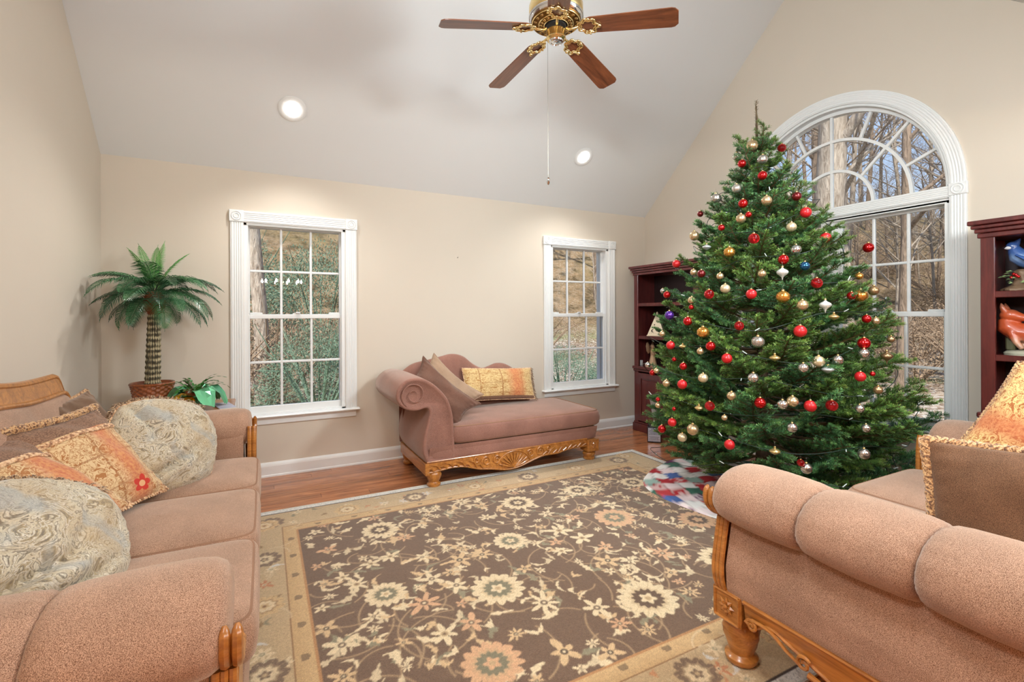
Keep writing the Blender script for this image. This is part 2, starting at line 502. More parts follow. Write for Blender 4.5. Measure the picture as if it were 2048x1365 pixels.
r3 = T('window_3', None, None, (XR, AC, 0), -PI/2, kind='structure')
jamb(r3, -AR, AR, .50, 2.05)
for sx in (-1, 1):
    O('casing', casing_straight(.09, .02, .50, 2.075, off=(sx*(AR+.045), 0)), M_trim, r3, smooth=False)
    corner_block(r3, sx*(AR+.047), 2.112, .098, .08)
O('transom_bar', casing_straight(.075, .022, -AR, AR, True, (0, 2.102)), M_trim, r3, smooth=False)
mb = MB(); mb.box(-AR, .0, 2.035, AR, WT-.02, 2.145, .004); O('transom_head', mb, M_trim, r3, smooth=False)
mb = MB(); mb.box(-.045, .005, .50, .045, WT-.02, 2.04, .004); O('mullion', mb, M_trim, r3, smooth=False)
for sx in (-1, 1): double_hung(r3, sx*.41, .66)
stool(r3, -AR-.12, AR+.12, -AR-.09, AR+.09)
# arched casing with flutes
pr = [(-.045, 0.0)] + flute_profile(.09, .02) + [(.045, 0.0)]; n = len(pr); K = 56; mb = MB(); vs = []
for k in range(K+1):
    a = PI*k/K
    for (q, yy) in pr: vs.append(((AR+.045+q)*math.cos(a), yy, 2.15+(AR+.045+q)*math.sin(a)))
mb.add(vs, [(k*n+i, k*n+i+1, (k+1)*n+i+1, (k+1)*n+i) for k in range(K) for i in range(n-1)])
O('arch_casing', mb, M_trim, r3, sharp=30)
def arc_bar(r0, r1, y0, y1, a0=0, a1=PI, K=48):
    mb = MB(); vs = []
    for k in range(K+1):
        a = a0+(a1-a0)*k/K
        for r, yy in ((r0, y0), (r1, y0), (r1, y1), (r0, y1)): vs.append((r*math.cos(a), yy, 2.15+r*math.sin(a)))
    mb.add(vs, [(k*4+i, k*4+(i+1) % 4, (k+1)*4+(i+1) % 4, (k+1)*4+i) for k in range(K) for i in range(4)] + [(0, 1, 2, 3), (K*4+3, K*4+2, K*4+1, K*4)])
    return mb
O('arch_jamb', arc_bar(AR-.018, AR+.002, 0, WT), M_trim, r3, sharp=30)
asash = O('arch_sash', arc_bar(.745, AR-.016, .06, .115), M_trim, r3, sharp=30)
for r in (.30, .545): O('muntin', arc_bar(r-.011, r+.011, .072, .1), M_trim, asash, sharp=30)
def radial(a, r0, r1):
    mb = MB(); mb.box(r0, .074, -.0105, r1, .098, .0105, .003); mb.xf(Matrix.Translation((0, 0, 2.15)) @ Matrix.Rotation(-a, 4, 'Y'))
    O('muntin', mb, M_trim, asash, smooth=False)
radial(PI/2, 0, .75)
for d in (45, 135): radial(math.radians(d), .31, .75)
for d in (22.5, 67.5, 112.5, 157.5): radial(math.radians(d), .555, .75)
def sector(r0, r1, a0, a1):
    K = 10; mb = MB(); vs = []
    for k in range(K+1):
        a = a0+(a1-a0)*k/K
        vs += [(r0*math.cos(a), .086, 2.15+r0*math.sin(a)), (r1*math.cos(a), .086, 2.15+r1*math.sin(a))]
    mb.add(vs, [(2*k, 2*k+1, 2*k+3, 2*k+2) for k in range(K)]); O('pane', mb, M_glass, asash, smooth=False)
for k in range(8): sector(.545, .75, PI*k/8, PI*(k+1)/8)
for k in range(4): sector(.30, .545, PI*k/4, PI*(k+1)/4)
for k in range(2): sector(.001, .30, PI*k/2, PI*(k+1)/2)

# ------------------------------------------------------------------ recessed ceiling lights
def emis(name, col, s):
    t = NT(name); t.set(Base_Color=(.9, .9, .9), Emission_Color=col, Emission_Strength=s); return t.m
M_bulb = emis('downlight_bulb', (1, .97, .93), 14)
def downlight(x, y, label):
    z = H+SL*(YB-y); a = math.atan(SL)
    r = T('recessed_light', label, 'ceiling light', (x, y, z), group='recessed lights in the sloped ceiling')
    R = Matrix.Rotation(-a, 4, 'X')           # local -z = slope normal into the room
    mb = MB(); mb.lathe([(.058, -.001), (.062, -.006), (.092, -.007), (.098, -.004), (.098, .0)], 40, cap=False); mb.xf(R); O('trim_ring', mb, M_trim, r)
    mb = MB(); mb.lathe([(.058, -.001), (.054, -.003), (.0005, -.004)], 32); mb.xf(R); O('baffle', mb, M_trim, r)
    mb = MB(); mb.lathe([(.05, -.004), (.047, -.014), (.036, -.024), (.018, -.030), (.0005, -.031)], 32); mb.xf(R); O('bulb', mb, M_bulb, r)
    l = lamp('downlight_beam', 'SPOT', (x, y-.03, z-.06), 60, (1, .98, .95), rot=(-.3, 0, 0), spot_size=2.4, spot_blend=.8, shadow_soft_size=.05)
downlight(.198, 3.928, 'round recessed light glowing in the sloped ceiling above the palm side window')
downlight(2.824, 3.903, 'round recessed light glowing in the sloped ceiling beside the fan pull chain')
# ================================================================== upholstery materials
def chenille(name, dark, light, nap=.16, scale=640):
    t = NT(name); v = t.co()
    n1 = t.noise(v, scale, 2, .6); n2 = t.noise(v, 5, 3, .55, .4)
    c_ = t.ramp(n1, [(.36, dark), (.64, light)])
    k = t.ramp(n2, [(.3, (1-nap,)*3), (.7, (1+nap*.8,)*3)])
    c_ = t.mix(1.0, c_, k, 'MULTIPLY')
    t.set(Base_Color=c_, Roughness=.92, Specular_IOR_Level=.15, Sheen_Weight=.55, Sheen_Roughness=.4, Sheen_Tint=(.95, .85, .75))
    t.bump(n1, .35, .003); return t.m
M_sofa = chenille('tan_chenille', lin(112, 77, 58), lin(204, 164, 138))
M_plum = chenille('mauve_chenille', lin(112, 74, 64), lin(174, 128, 112))
M_brown = chenille('brown_plush', lin(80, 55, 40), lin(134, 100, 75), .2)
M_taupe = chenille('taupe_plush', lin(140, 112, 90), lin(186, 156, 130), .12)
M_honey = wood('honey_wood', lin(128, 70, 24), lin(206, 138, 66), 1.6, 1, .3, .35)
M_welt = plain('welt_cord', lin(150, 112, 88), .9, .1, 40)

def smoothstep(a, b, x):
    t = min(1, max(0, (x-a)/(b-a))); return t*t*(3-2*t)
def spline(pts, n):
    """Catmull-Rom through pts (tuples), n samples per span"""
    out = []; P = [Vector(p) for p in pts]
    for i in range(len(P)-1):
        p0 = P[max(i-1, 0)]; p1 = P[i]; p2 = P[i+1]; p3 = P[min(i+2, len(P)-1)]
        for k in range(n):
            t = k/n
            out.append(.5*((2*p1)+(-p0+p2)*t+(2*p0-5*p1+4*p2-p3)*t*t+(-p0+3*p1-3*p2+p3)*t**3))
    out.append(P[-1]); return out
def spiral(c_, r0, turns, a0, plane, n=26, sgn=1, grow=.16):
    """flat spiral; plane(u,v)->xyz"""
    o_ = []
    for i in range(n):
        t = i/(n-1); a = a0+sgn*turns*2*PI*t; r = r0*(grow+(1-grow)*t)
        o_.append(plane(c_[0]+r*math.cos(a), c_[1]+r*math.sin(a)))
    return o_
def cushion(mb, cx, cy, cz, a, b, h, e1=.32, e2=.22, crown=.02, nu=56, nv=20, sag=None):
    """boxy cushion, half sizes a,b,h"""
    def sp(c_, e): return math.copysign(abs(c_)**e, c_)
    def fn(u, v):
        th = 2*PI*u; ph = -PI/2+PI*v
        x = sp(math.cos(ph), e1)*sp(math.cos(th), e2); y = sp(math.cos(ph), e1)*sp(math.sin(th), e2); z = sp(math.sin(ph), e1)
        k = (1-x*x)*(1-y*y)
        zz = h*z + (crown*k if z > 0 else 0)
        bul = .012*(1-z*z)
        return (cx+(a+bul)*x, cy+(b+bul)*y, cz+zz)
    mb.grid(fn, nu, nv, cu=True); return mb
def welt(mb, cx, cy, z, a, b, e2=.22, r=.005, arc=None):
    def sp(c_, e): return math.copysign(abs(c_)**e, c_)
    pts = []
    for i in range(64):
        th = 2*PI*i/64; pts.append((cx+a*sp(math.cos(th), e2), cy+b*sp(math.sin(th), e2), z))
    mb.tube(pts, r, 6, closed=True); return mb

def rosette(mb, c_, r, U, V, N):
    """carved flower at c_, plane axes U,V, normal N"""
    U, V, N = Vector(U), Vector(V), Vector(N); c_ = Vector(c_)
    for k in range(8):
        a = 2*PI*k/8; d = U*math.cos(a)+V*math.sin(a); q = U*-math.sin(a)+V*math.cos(a)
        p = [c_+N*.002, c_+d*r*.5+q*r*.26+N*.005, c_+d*r+N*.002, c_+d*r*.5-q*r*.26+N*.005, c_+d*r*.55+N*.011]
        mb.add(p, [(0, 1, 4), (1, 2, 4), (2, 3, 4), (3, 0, 4)])
    ring = []
    for k in range(10):
        a = 2*PI*k/10; ring.append(c_+(U*math.cos(a)+V*math.sin(a))*r*.24+N*.008)
    mb.add(ring+[c_+N*.016], [(k, (k+1) % 10, 10) for k in range(10)])
def bun_foot(mb, x, y, h, R):
    prof = [(R*.55, 0), (R*.78, .004), (R*.9, .014), (R*.9, .026), (R*.72, .034), (R*.66, .040), (R*.80, h*.4), (R*.97, h*.62), (R*1.0, h*.75), (R*.9, h*.86), (R*.74, h*.92), (R*.8, h)]
    mb.lathe(prof, 40, (x, y, 0), fn=lambda a, z: 1+(.05*math.sin(8*a+z*60) if h*.36 < z < h*.84 else 0)); return mb
def block(mb, x0, x1, y0, y1, z0, z1, faces):
    """corner block with a framed rosette; faces: list of (axis, sign)"""
    mb.box(x0, y0, z0, x1, y1, z1, .004)
    cx, cy, cz = (x0+x1)/2, (y0+y1)/2, (z0+z1)/2
    for ax, sg in faces:
        if ax == 0: c_ = ((x1 if sg > 0 else x0), cy, cz); U = (0, 1, 0); hw = (y1-y0)/2
        else: c_ = (cx, (y1 if sg > 0 else y0), cz); U = (1, 0, 0); hw = (x1-x0)/2
        N = tuple(sg if i == ax else 0 for i in range(3)); hz = (z1-z0)/2
        rosette(mb, c_, min(hw, hz)*.62, U, (0, 0, 1), N)
        for (ua, va, ub, vb) in ((-1, -1, 1, -1), (1, -1, 1, 1), (1, 1, -1, 1), (-1, 1, -1, -1)):
            p = lambda q, r_: Vector(c_)+Vector(U)*q*hw*.86+Vector((0, 0, 1))*r_*hz*.86+Vector(N)*.001
            mb.tube([p(ua, va), p(ub, vb)], .0055, 6)
def carved_rail(mb, plane, x0, x1, ztop, zb, th, N, carve=True):
    """scalloped apron; plane(u,z,d)->xyz, u from x0..x1, zb(u) bottom edge"""
    K = 60; vs = []
    for k in range(K+1):
        u = x0+(x1-x0)*k/K
        vs += [plane(u, ztop, 0), plane(u, zb(u), 0), plane(u, zb(u), -th), plane(u, ztop, -th)]
    mb.add(vs, [(k*4+i, k*4+(i+1) % 4, (k+1)*4+(i+1) % 4, (k+1)*4+i) for k in range(K) for i in range(4)] + [(0, 1, 2, 3), (K*4+3, K*4+2, K*4+1, K*4)])
    mb.tube([plane(x0+(x1-x0)*k/K, zb(x0+(x1-x0)*k/K)+.004, .002) for k in range(K+1)], .007, 6)
    mb.tube([plane(x0, ztop-.006, .002), plane(x1, ztop-.006, .002)], .006, 6)
    if not carve: return
    c_ = (x0+x1)/2; zc = zb(c_)
    P = lambda u, v: plane(u, v, .006)
    # shell
    hh = (ztop-zc)
    for k in range(11):
        a = PI*(.12+.76*k/10); L = hh*.86
        q0 = P(c_, zc+.012); q1 = plane(c_+L*.55*math.cos(a), zc+.012+L*.5*math.sin(a), .016); q2 = P(c_+L*1.05*math.cos(a), zc+.012+L*.86*math.sin(a))
        mb.tube([q0, q1, q2], [.003, .007, .0045], 6)
    mb.tube([plane(c_+hh*1.0*math.cos(a), zc+.012+hh*.84*math.sin(a), .006) for a in np.linspace(.1*PI, .9*PI, 16)], .005, 6)
    for s in (-1, 1):
        W = (x1-x0)/2
        for (du, dz, r, tn, a0, sg) in ((.17, .55, .036, 1.4, 0, 1), (.27, .5, .042, 1.5, PI, -1), (.36, .62, .026, 1.2, 0, 1)):
            u = c_+s*W*du*1.25; zz = zb(u); hz = ztop-zz
            rr = min(r, hz*.42)
            mb.tube(spiral((u, zz+hz*dz), rr, tn, a0 if s > 0 else PI-a0, P, sgn=sg*s), [.0035+.003*(i/25) for i in range(26)], 6)
        for k in range(9):        # acanthus leaves streaming outwards
            f0 = .30+.055*k; u = c_+s*W*f0*1.25
            if abs(u-c_) > W*.93: break
            zz = zb(u); hz = ztop-zz
            a_ = P(u, zz+hz*.12); b_ = plane(u+s*.03, zz+hz*(.55 if k % 2 else .4), .014); d_ = P(u+s*.075, zz+hz*(.66 if k % 2 else .30))
            mb.tube([a_, b_, d_], [.007, .006, .0015], 6)

def make_sofa(name, label, cat, loc, rz, W, D, ncush, bi=.15, far=1, group=None):
    root = T(name, label, cat, loc, rz, group)
    hw = W/2
    # --- base and seat
    mb = MB()
    def base(u, v):
        # front apron cloth, bulging
        x = -hw+.12+(W-.24)*u; z = .275+.10*v
        return (x, .035-.012*math.sin(PI*v), z)
    cushion(mb, 0, D/2, .30, hw-.10, D/2-.05, .055, .2, .14, 0, 64, 12)
    O('seat_base', mb, M_sofa, root)
    iw = W-.68; cw = iw/ncush
    for i in range(ncush):
        cx = -iw/2+cw*(i+.5)
        mb = MB(); cushion(mb, cx, .36, .425, cw/2-.006, .335, .075, .30, .16, .022)
        cu = O('seat_cushion', mb, M_sofa, root)
        mb = MB(); welt(mb, cx, .36, .483, cw/2-.0135, .327, .16, .0048); welt(mb, cx, .36, .372, cw/2-.0135, .327, .16, .0048)
        O('welt', mb, M_welt, cu)
    # --- camel back with wooden crest
    def ztop(x):
        a = abs(x)/(hw-bi+.03)
        return .945 - .30*smoothstep(.72, 1.02, a) + .035*math.exp(-(x/.28)**2)
    xe = hw-bi
    mb = MB()
    def back(u, v):
        x = -xe+2*xe*u; zt = ztop(x)
        path = [(D-.30, .36), (D-.275, .50), (D-.24, zt*.5+.25), (D-.195, zt-.10), (D-.165, zt-.03), (D-.12, zt), (D-.07, zt-.01), (D-.045, zt-.07), (D-.04, .55), (D-.04, .22)]
        k = v*(len(path)-1); i = min(int(k), len(path)-2); f = k-i
        y = path[i][0]*(1-f)+path[i+1][0]*f; z = path[i][1]*(1-f)+path[i+1][1]*f
        tuft = .012*abs(math.sin(PI*ncush*1.5*u))*math.sin(PI*min(1, v*1.6)) if v < .6 else 0
        return (x, y-tuft, z)
    mb.grid(back, 60, 36); O('backrest', mb, M_sofa, root)
    mb = MB(); K = 64; vs = []; top = []; bot = []
    for k in range(K+1):
        x = -xe-.03+(2*xe+.06)*k/K; z = ztop(x)
        e_ = min(1, (1-abs(2*k/K-1))*14)
        hh = .062*(.35+.65*e_)
        vs += [(x, D-.150, z-.018), (x, D-.128, z+hh-.006), (x, D-.085, z+hh), (x, D-.07, z-.02)]
        top.append((x, D-.115, z+hh)); bot.append((x, D-.155, z-.012))
    mb.add(vs, [(k*4+i, k*4+(i+1) % 4, (k+1)*4+(i+1) % 4, (k+1)*4+i) for k in range(K) for i in range(4)] + [(0, 1, 2, 3), (K*4+3, K*4+2, K*4+1, K*4)])
    mb.tube(top, .016, 8); mb.tube(bot, .010, 8)
    O('crest_rail', mb, M_honey, root)
    # --- arms
    for s in (-1, 1):
        rc, rx, rzz, zc = s*(hw-.17), .165, .115, .622
        mb = MB()
        def panel(u, v):      # wraps outside -> under -> inside
            y = .105+(D-.18)*v
            path = [(hw-.335, .30), (hw-.335, .60), (hw-.28, .68), (hw-.15, .68), (hw-.105, .56), (hw-.085, .46), (hw-.068, .38), (hw-.072, .30), (hw-.085, .262)]
            k = u*(len(path)-1); i = min(int(k), len(path)-2); f = k-i; f = f*f*(3-2*f)*.35+f*.65
            return (s*(path[i][0]*(1-f)+path[i+1][0]*f), y, path[i][1]*(1-f)+path[i+1][1]*f)
        mb.grid(panel, 40, 10)
        e0 = [panel(u, 0) for u in np.linspace(0, 1, 25)]; mb.add(e0, [tuple(range(25))])
        arm = O('arm', mb, M_sofa, root)
        segs = [(.066, .385), (.385, .69), (.69, D-.10)]
        for si, (y0, y1) in enumerate(segs):
            L = y1-y0
            st = [(0, .84), (.006, .90), (.018, .955), (.045, .992), (.09, 1.01), (L*.5, 1.025), (L-.09, 1.01), (L-.045, .992), (L-.018, .955), (L-.006, .90), (L, .84)]
            if si == 0: st = [(0, .05), (0.0, .60), (.004, .74), (.014, .86), (.035, .955), (.07, 1.0)] + st[5:]
            mb = MB(); n = 72; vs = []
            for (d, k_) in st:
                dd = min(d, L-d); pl = math.exp(-(dd/.035)**2)*.014 if (si > 0 or d > L/2) else 0
                for q in range(n):
                    a = 2*PI*q/n
                    k2 = k_*(1+pl*math.sin(27*a+3*math.sin(5*a)))
                    ex = rx*math.cos(a); ez = rzz*math.sin(a)
                    ez = ez*(1.0 if ez > 0 else .86)
                    vs.append((rc+s*ex*k2*1.0, y0+d, zc+ez*k2))
            N = len(st)
            fs = [(i*n+q, i*n+(q+1) % n, (i+1)*n+(q+1) % n, (i+1)*n+q) for i in range(N-1) for q in range(n)]
            fs += [tuple(range(n)), tuple((N-1)*n+q for q in range(n))]
            mb.add(vs, fs); O('arm_pad', mb, M_sofa, arm, sharp=70)
        # carved wooden front post: three reeds that run up the outside, round the roll and down inside
        mb = MB()
        low = [(hw-.082, .280), (hw-.066, .32), (hw-.062, .37), (hw-.072, .44), (hw-.084, .50), (hw-.092, .54)]
        lowp = [(p.x, p.y) for p in spline([(a, b, 0) for a, b in low], 6)]
        for yy in (.060, .076, .092):
            mb.tube([(s*a, yy, b) for a, b in lowp], .0095, 8)
        arc = [(hw-.17+rx*.84*math.cos(a), zc+rzz*.84*math.sin(a)*(1 if math.sin(a) > 0 else .86)) for a in np.linspace(-.62*PI+.2, .13*PI, 24)]
        inner = [(hw-.318, .655), (hw-.33, .62), (hw-.335, .58), (hw-.338, .5), (hw-.335, .40), (hw-.325, .28)]
        for yy in (.050, .073):
            mb.tube([(s*a, yy, b) for a, b in arc], [.0115]*(len(arc)-2)+[.0095, .004], 8)
            if s == far: mb.tube([(s*a, yy, b) for a, b in inner], .0125, 8)
        mb.prism([(s*a, b) for a, b in [(hw-.075, .28), (hw-.075, .42), (hw-.10, .50), (hw-.13, .53), (hw-.27, .53), (hw-.31, .45), (hw-.31, .28)]], .05, .075, 1)
        O('arm_post', mb, M_honey, arm)
        # block, foot, carved side rail
        mb = MB(); x0, x1 = sorted((s*(hw-.075), s*(hw-.195)))
        block(mb, x0, x1, .045, .160, .172, .285, [(0, s), (1, -1)]); O('corner_block', mb, M_honey, root, sharp=30)
        for yy in (.098, D-.13):
            mb = MB(); bun_foot(mb, s*(hw-.16), yy, .172, .064); O('foot', mb, M_honey, root)
        mb = MB()
        zb = lambda u: .215-.055*math.sin(PI*min(1, max(0, (u-.30)/(D-.55))))**2 - .018*math.exp(-((u-.20)/.03)**2) + .02*math.exp(-((u-.275)/.05)**2)
        carved_rail(mb, lambda u, z, d: (s*(hw-.075+d+(z-.29)*-.16*-1), u, z), .17, D-.06, .285, zb, .03, (s, 0, 0), False)
        P = lambda u, v: (s*(hw-.072), u, v)
        mb.tube(spiral((.205, .215), .020, 1.4, 0, P), .0055, 6); mb.tube(spline([P(.205, .235), P(.27, .235), P(.33, .205), P(.37, .19)], 6), .006, 6)
        mb.tube(spiral((.385, .200), .024, 1.4, PI, P, sgn=-1), .006, 6); mb.tube(spline([P(.40, .175), P(.48, .165), P(.56, .16)], 6), [.010-.0006*i for i in range(13)], 6)
        O('side_rail', mb, M_honey, root, sharp=35)
    mb = MB()
    zb2 = lambda u: .215-.075*math.cos(PI*u/(W-.3))**2-.02*math.cos(3*PI*u/(W-.3))
    carved_rail(mb, lambda u, z, d: (u, .062-d, z), -hw+.17, hw-.17, .285, zb2, .03, (0, -1, 0)); O('front_rail', mb, M_honey, root, sharp=35)
    return root
make_sofa('sofa', 'long tan chenille sofa with carved honey wood trim standing against the left wall', 'sofa', (0.0, 2.29, .0065), PI/2, 2.38, 1.0, 3, .22)
make_sofa('loveseat', 'tan chenille loveseat with three puffed arm panels in front of the Christmas tree', 'sofa', (2.39, 1.30, .0065), PI, 1.94, 1.05, 2, .42, -1)

# ================================================================== chaise longue by the back wall
ch = T('chaise_longue', 'mauve chenille chaise longue with one rolled arm and carved wooden apron', 'chaise', (1.9, 3.85, 0))
mb = MB(); mb.grid(lambda u, v: (1.10+1.55*u, 3.485+.012*math.cos(PI*v*1.0), .20+.105*v), 30, 6)
cushion(mb, 1.885, 3.865, .245, .775, .38, .062, .16, .10, 0, 64, 12); O('seat_base', mb, M_plum, ch, world=True)
mb = MB(); cushion(mb, 1.985, 3.845, .378, .705, .385, .078, .28, .13, .018, 72, 20); cu = O('seat_cushion', mb, M_plum, ch, world=True)
mb = MB(); welt(mb, 1.985, 3.845, .442, .695, .375, .13, .0048); welt(mb, 1.985, 3.845, .318, .695, .375, .13, .0048); O('welt', mb, M_welt, cu, world=True)
arm_out = spline([(1.085, .185, 0), (1.05, .27, 0), (1.055, .38, 0), (1.085, .50, 0), (1.10, .575, 0), (1.075, .605, 0), (1.0, .592, 0), (.91, .615, 0), (.855, .68, 0), (.86, .76, 0), (.92, .82, 0),
                  (1.0, .835, 0), (1.09, .81, 0), (1.18, .74, 0), (1.25, .65, 0), (1.285, .54, 0), (1.295, .42, 0), (1.30, .30, 0), (1.30, .185, 0)], 4)
pl = [(p.x, p.y) for p in arm_out]
def inset(poly, d):
    n = len(poly); out = []
    A = sum(poly[i][0]*poly[(i+1) % n][1]-poly[(i+1) % n][0]*poly[i][1] for i in range(n))
    for i in range(n):
        a = Vector(poly[i-1]); b = Vector(poly[(i+1) % n]); t = (b-a).normalized(); nn = Vector((-t.y, t.x))*(1 if A > 0 else -1)
        out.append((poly[i][0]+nn.x*d, poly[i][1]+nn.y*d))
    return out
mb = MB(); rings = [(3.49, .035), (3.478, .026), (3.472, .014), (3.476, .004), (3.49, .0), (3.7, -.004), (4.0, -.004), (4.19, 0), (4.215, .012), (4.22, .03)]
n = len(pl); vs = []
for yy, d in rings:
    vs += [(a, yy, b) for a, b in inset(pl, d)]
tr = [tuple(t) for t in tessellate_polygon([[Vector((a, b, 0)) for a, b in inset(pl, .035)]])]
N = len(rings)
mb.add(vs, [(i*n+k, i*n+(k+1) % n, (i+1)*n+(k+1) % n, (i+1)*n+k) for i in range(N-1) for k in range(n)] + tr + [tuple(i+(N-1)*n for i in t) for t in tr])
armo = O('scroll_arm', mb, M_plum, ch, world=True, sharp=80)
mb = MB(); mb.tube(spiral((.985, .712), .098, 1.7, -.3, lambda u, v: (u, 3.474, v), 40), [.002+.004*i/39 for i in range(40)], 8)
O('arm_scroll_welt', mb, M_plum, armo, world=True)
zt_pts = spline([(1.06, .80, 0), (1.16, .87, 0), (1.30, .90, 0), (1.42, .925, 0), (1.53, .945, 0), (1.64, .92, 0), (1.74, .845, 0), (1.83, .80, 0), (1.90, .815, 0), (1.98, .838, 0), (2.08, .825, 0), (2.20, .75, 0), (2.28, .62, 0), (2.33, .45, 0)], 5)
mb = MB(); vs = []; m_ = 14
for p in zt_pts:
    zt = p.y
    path = [(4.10, .30), (4.10, .45), (4.115, min(.55, zt-.02)), (4.13, max(zt-.12, .40)), (4.135, zt-.05), (4.145, zt-.015), (4.17, zt), (4.20, zt-.008), (4.22, zt-.04), (4.225, max(zt-.1, .35)), (4.225, .4), (4.225, .25), (4.21, .2), (4.2, .19)]
    vs += [(p.x, a, b) for a, b in path]
mb.add(vs, [(i*m_+k, i*m_+k+1, (i+1)*m_+k+1, (i+1)*m_+k) for i in range(len(zt_pts)-1) for k in range(m_-1)] + [tuple((len(zt_pts)-1)*m_+k for k in range(m_))])
O('camel_back', mb, M_plum, ch, world=True, sharp=80)
mb = MB()
zb3 = lambda u: .128-.092*math.exp(-((u-1.78)/.26)**2)-.020*math.exp(-((u-1.50)/.10)**2)-.018*math.exp(-((u-2.22)/.10)**2)-.02*math.exp(-((u-1.10)/.12)**2)+.008
carved_rail(mb, lambda u, z, d: (u, 3.478-d, z), 1.08, 2.54, .205, zb3, .035, (0, -1, 0)); O('front_rail', mb, M_honey, ch, world=True, sharp=35)
mb = MB(); block(mb, 2.535, 2.655, 3.455, 3.575, .085, .192, [(1, -1), (0, 1)]); O('corner_block', mb, M_honey, ch, world=True, sharp=30)
mb = MB(); mb.box(2.60, 3.575, .10, 2.64, 4.2, .19, .004); O('end_rail', mb, M_honey, ch, world=True, smooth=False)
mb = MB(); mb.box(1.065, 3.47, .10, 1.10, 4.2, .19, .004); O('end_rail', mb, M_honey, ch, world=True, smooth=False)
for (x, yy, h) in ((1.145, 3.52, .13), (2.592, 3.52, .085), (1.13, 4.16, .13), (2.59, 4.16, .1)):
    mb = MB(); bun_foot(mb, x, yy, h, .058); O('foot', mb, M_honey, ch, world=True)
# ================================================================== throw pillows
def brocade(name, v_plush=None, band=(.50, .70), base=(lin(216, 186, 142), lin(168, 112, 66)), bandcol=(lin(190, 98, 66), lin(212, 142, 88)), horiz=False, flower=None, grid=True):
    t = NT(name); uvn = t.n('ShaderNodeTexCoord').outputs['UV']; s = t.sep(uvn); u, v = s[0], s[1]
    wob = t.n('ShaderNodeMapping'); t.l(uvn, wob.inputs[0]); V = wob.outputs[0]
    f = t.noise(V, 13, 2, .5, 2.2)
    lines = t.ramp(f, [(.40, base[0]), (.46, base[1]), (.50, base[0]), (.56, base[0]), (.58, base[1]), (.66, base[1]), (.70, base[0])])
    vr = t.vor(V, 9, 'F1'); spot = t.ramp(vr, [(.10, (1, 1, 1)), (.16, (0, 0, 0))])
    c_ = t.mix(spot, lines, base[1])
    if grid:
        gx = t.math('PINGPONG', u, .125); gy = t.math('PINGPONG', v, .125)
        ln = t.math('MAXIMUM', t.math('LESS_THAN', gx, .006), t.math('LESS_THAN', gy, .006)); c_ = t.mix(t.math('MULTIPLY', ln, .6), c_, lin(150, 92, 50))
    q = v if horiz else u
    qn = t.math('ADD', q, t.math('MULTIPLY', t.math('SUBTRACT', t.noise(V, 5, 2), .5), .07))
    bm = t.math('MULTIPLY', t.ramp(qn, [(band[0]-.06, (0, 0, 0)), (band[0]+.05, (1, 1, 1)), (band[1]-.05, (1, 1, 1)), (band[1]+.06, (0, 0, 0))]), .85)
    n2 = t.noise(V, 40, 2); bc = t.ramp(n2, [(.35, bandcol[0]), (.65, bandcol[1])]); c_ = t.mix(bm, c_, bc)
    if flower:
        fu, fv, fr = flower
        du = t.math('SUBTRACT', u, fu); dv = t.math('SUBTRACT', v, fv)
        rr = t.math('SQRT', t.math('ADD', t.math('MULTIPLY', du, du), t.math('MULTIPLY', dv, dv)))
        an = t.math('ARCTAN2', dv, du); pr = t.math('MULTIPLY', t.math('ADD', t.math('MULTIPLY', t.math('ABSOLUTE', t.math('COSINE', t.math('MULTIPLY', an, 2.5))), .45), .55), fr)
        ins = t.math('LESS_THAN', rr, pr); c_ = t.mix(ins, c_, lin(196, 50, 34)); c_ = t.mix(t.math('LESS_THAN', rr, fr*.36), c_, lin(224, 168, 120))
    if v_plush is not None:
        pn = t.noise(t.co(), 200, 2); pc = t.ramp(pn, [(.35, lin(104, 74, 56)), (.65, lin(150, 114, 90))])
        if v_plush > 0:
            top = t.math('GREATER_THAN', v, v_plush)
        else:
            top = t.math('LESS_THAN', v, -v_plush)
        c_ = t.mix(top, c_, pc)
    t.set(Base_Color=c_, Roughness=.8, Specular_IOR_Level=.2, Sheen_Weight=.2)
    t.bump(t.noise(V, 160, 2), .25, .002); return t.m
def damask(name):
    t = NT(name); uvn = t.n('ShaderNodeTexCoord').outputs['UV']
    f = t.noise(uvn, 7, 3, .55, 2.6)
    c_ = t.ramp(f, [(.34, lin(226, 218, 200)), (.40, lin(126, 114, 98)), (.425, lin(218, 208, 186)), (.50, lin(198, 184, 158)), (.515, lin(136, 122, 102)), (.54, lin(226, 218, 202)), (.60, lin(176, 158, 126)), (.66, lin(124, 114, 102)), (.69, lin(208, 196, 172))])
    g = t.noise(uvn, 3, 2); c_ = t.mix(t.ramp(g, [(.42, (0, 0, 0)), (.62, (.45, .45, .45))]), c_, lin(178, 148, 106))
    g2 = t.noise(uvn, 4.3, 2, .5, .8); c_ = t.mix(t.ramp(g2, [(.56, (0, 0, 0)), (.66, (.6, .6, .6))]), c_, lin(164, 170, 172))
    sp_ = t.noise(uvn, 150, 1); c_ = t.mix(.18, c_, t.ramp(sp_, [(.4, (.1, .08, .06)), (.6, (1, .95, .85))]), 'MULTIPLY')
    t.set(Base_Color=c_, Roughness=.75, Sheen_Weight=.25, Specular_IOR_Level=.25); t.bump(t.noise(uvn, 120, 2), .2, .002); return t.m
def cord(name, cols, freq=110):
    t = NT(name); n1 = t.noise(t.co(), freq, 1, .5); t.set(Base_Color=t.ramp(n1, cols), Roughness=.75, Sheen_Weight=.3); return t.m
M_rope = cord('rope_trim', [(.36, lin(104, 70, 46)), (.46, lin(176, 128, 84)), (.56, lin(216, 176, 124)), (.66, lin(140, 98, 66))])
M_fringe = cord('fringe_threads', [(.36, lin(92, 66, 50)), (.5, lin(160, 128, 98)), (.62, lin(206, 180, 146))], 160)
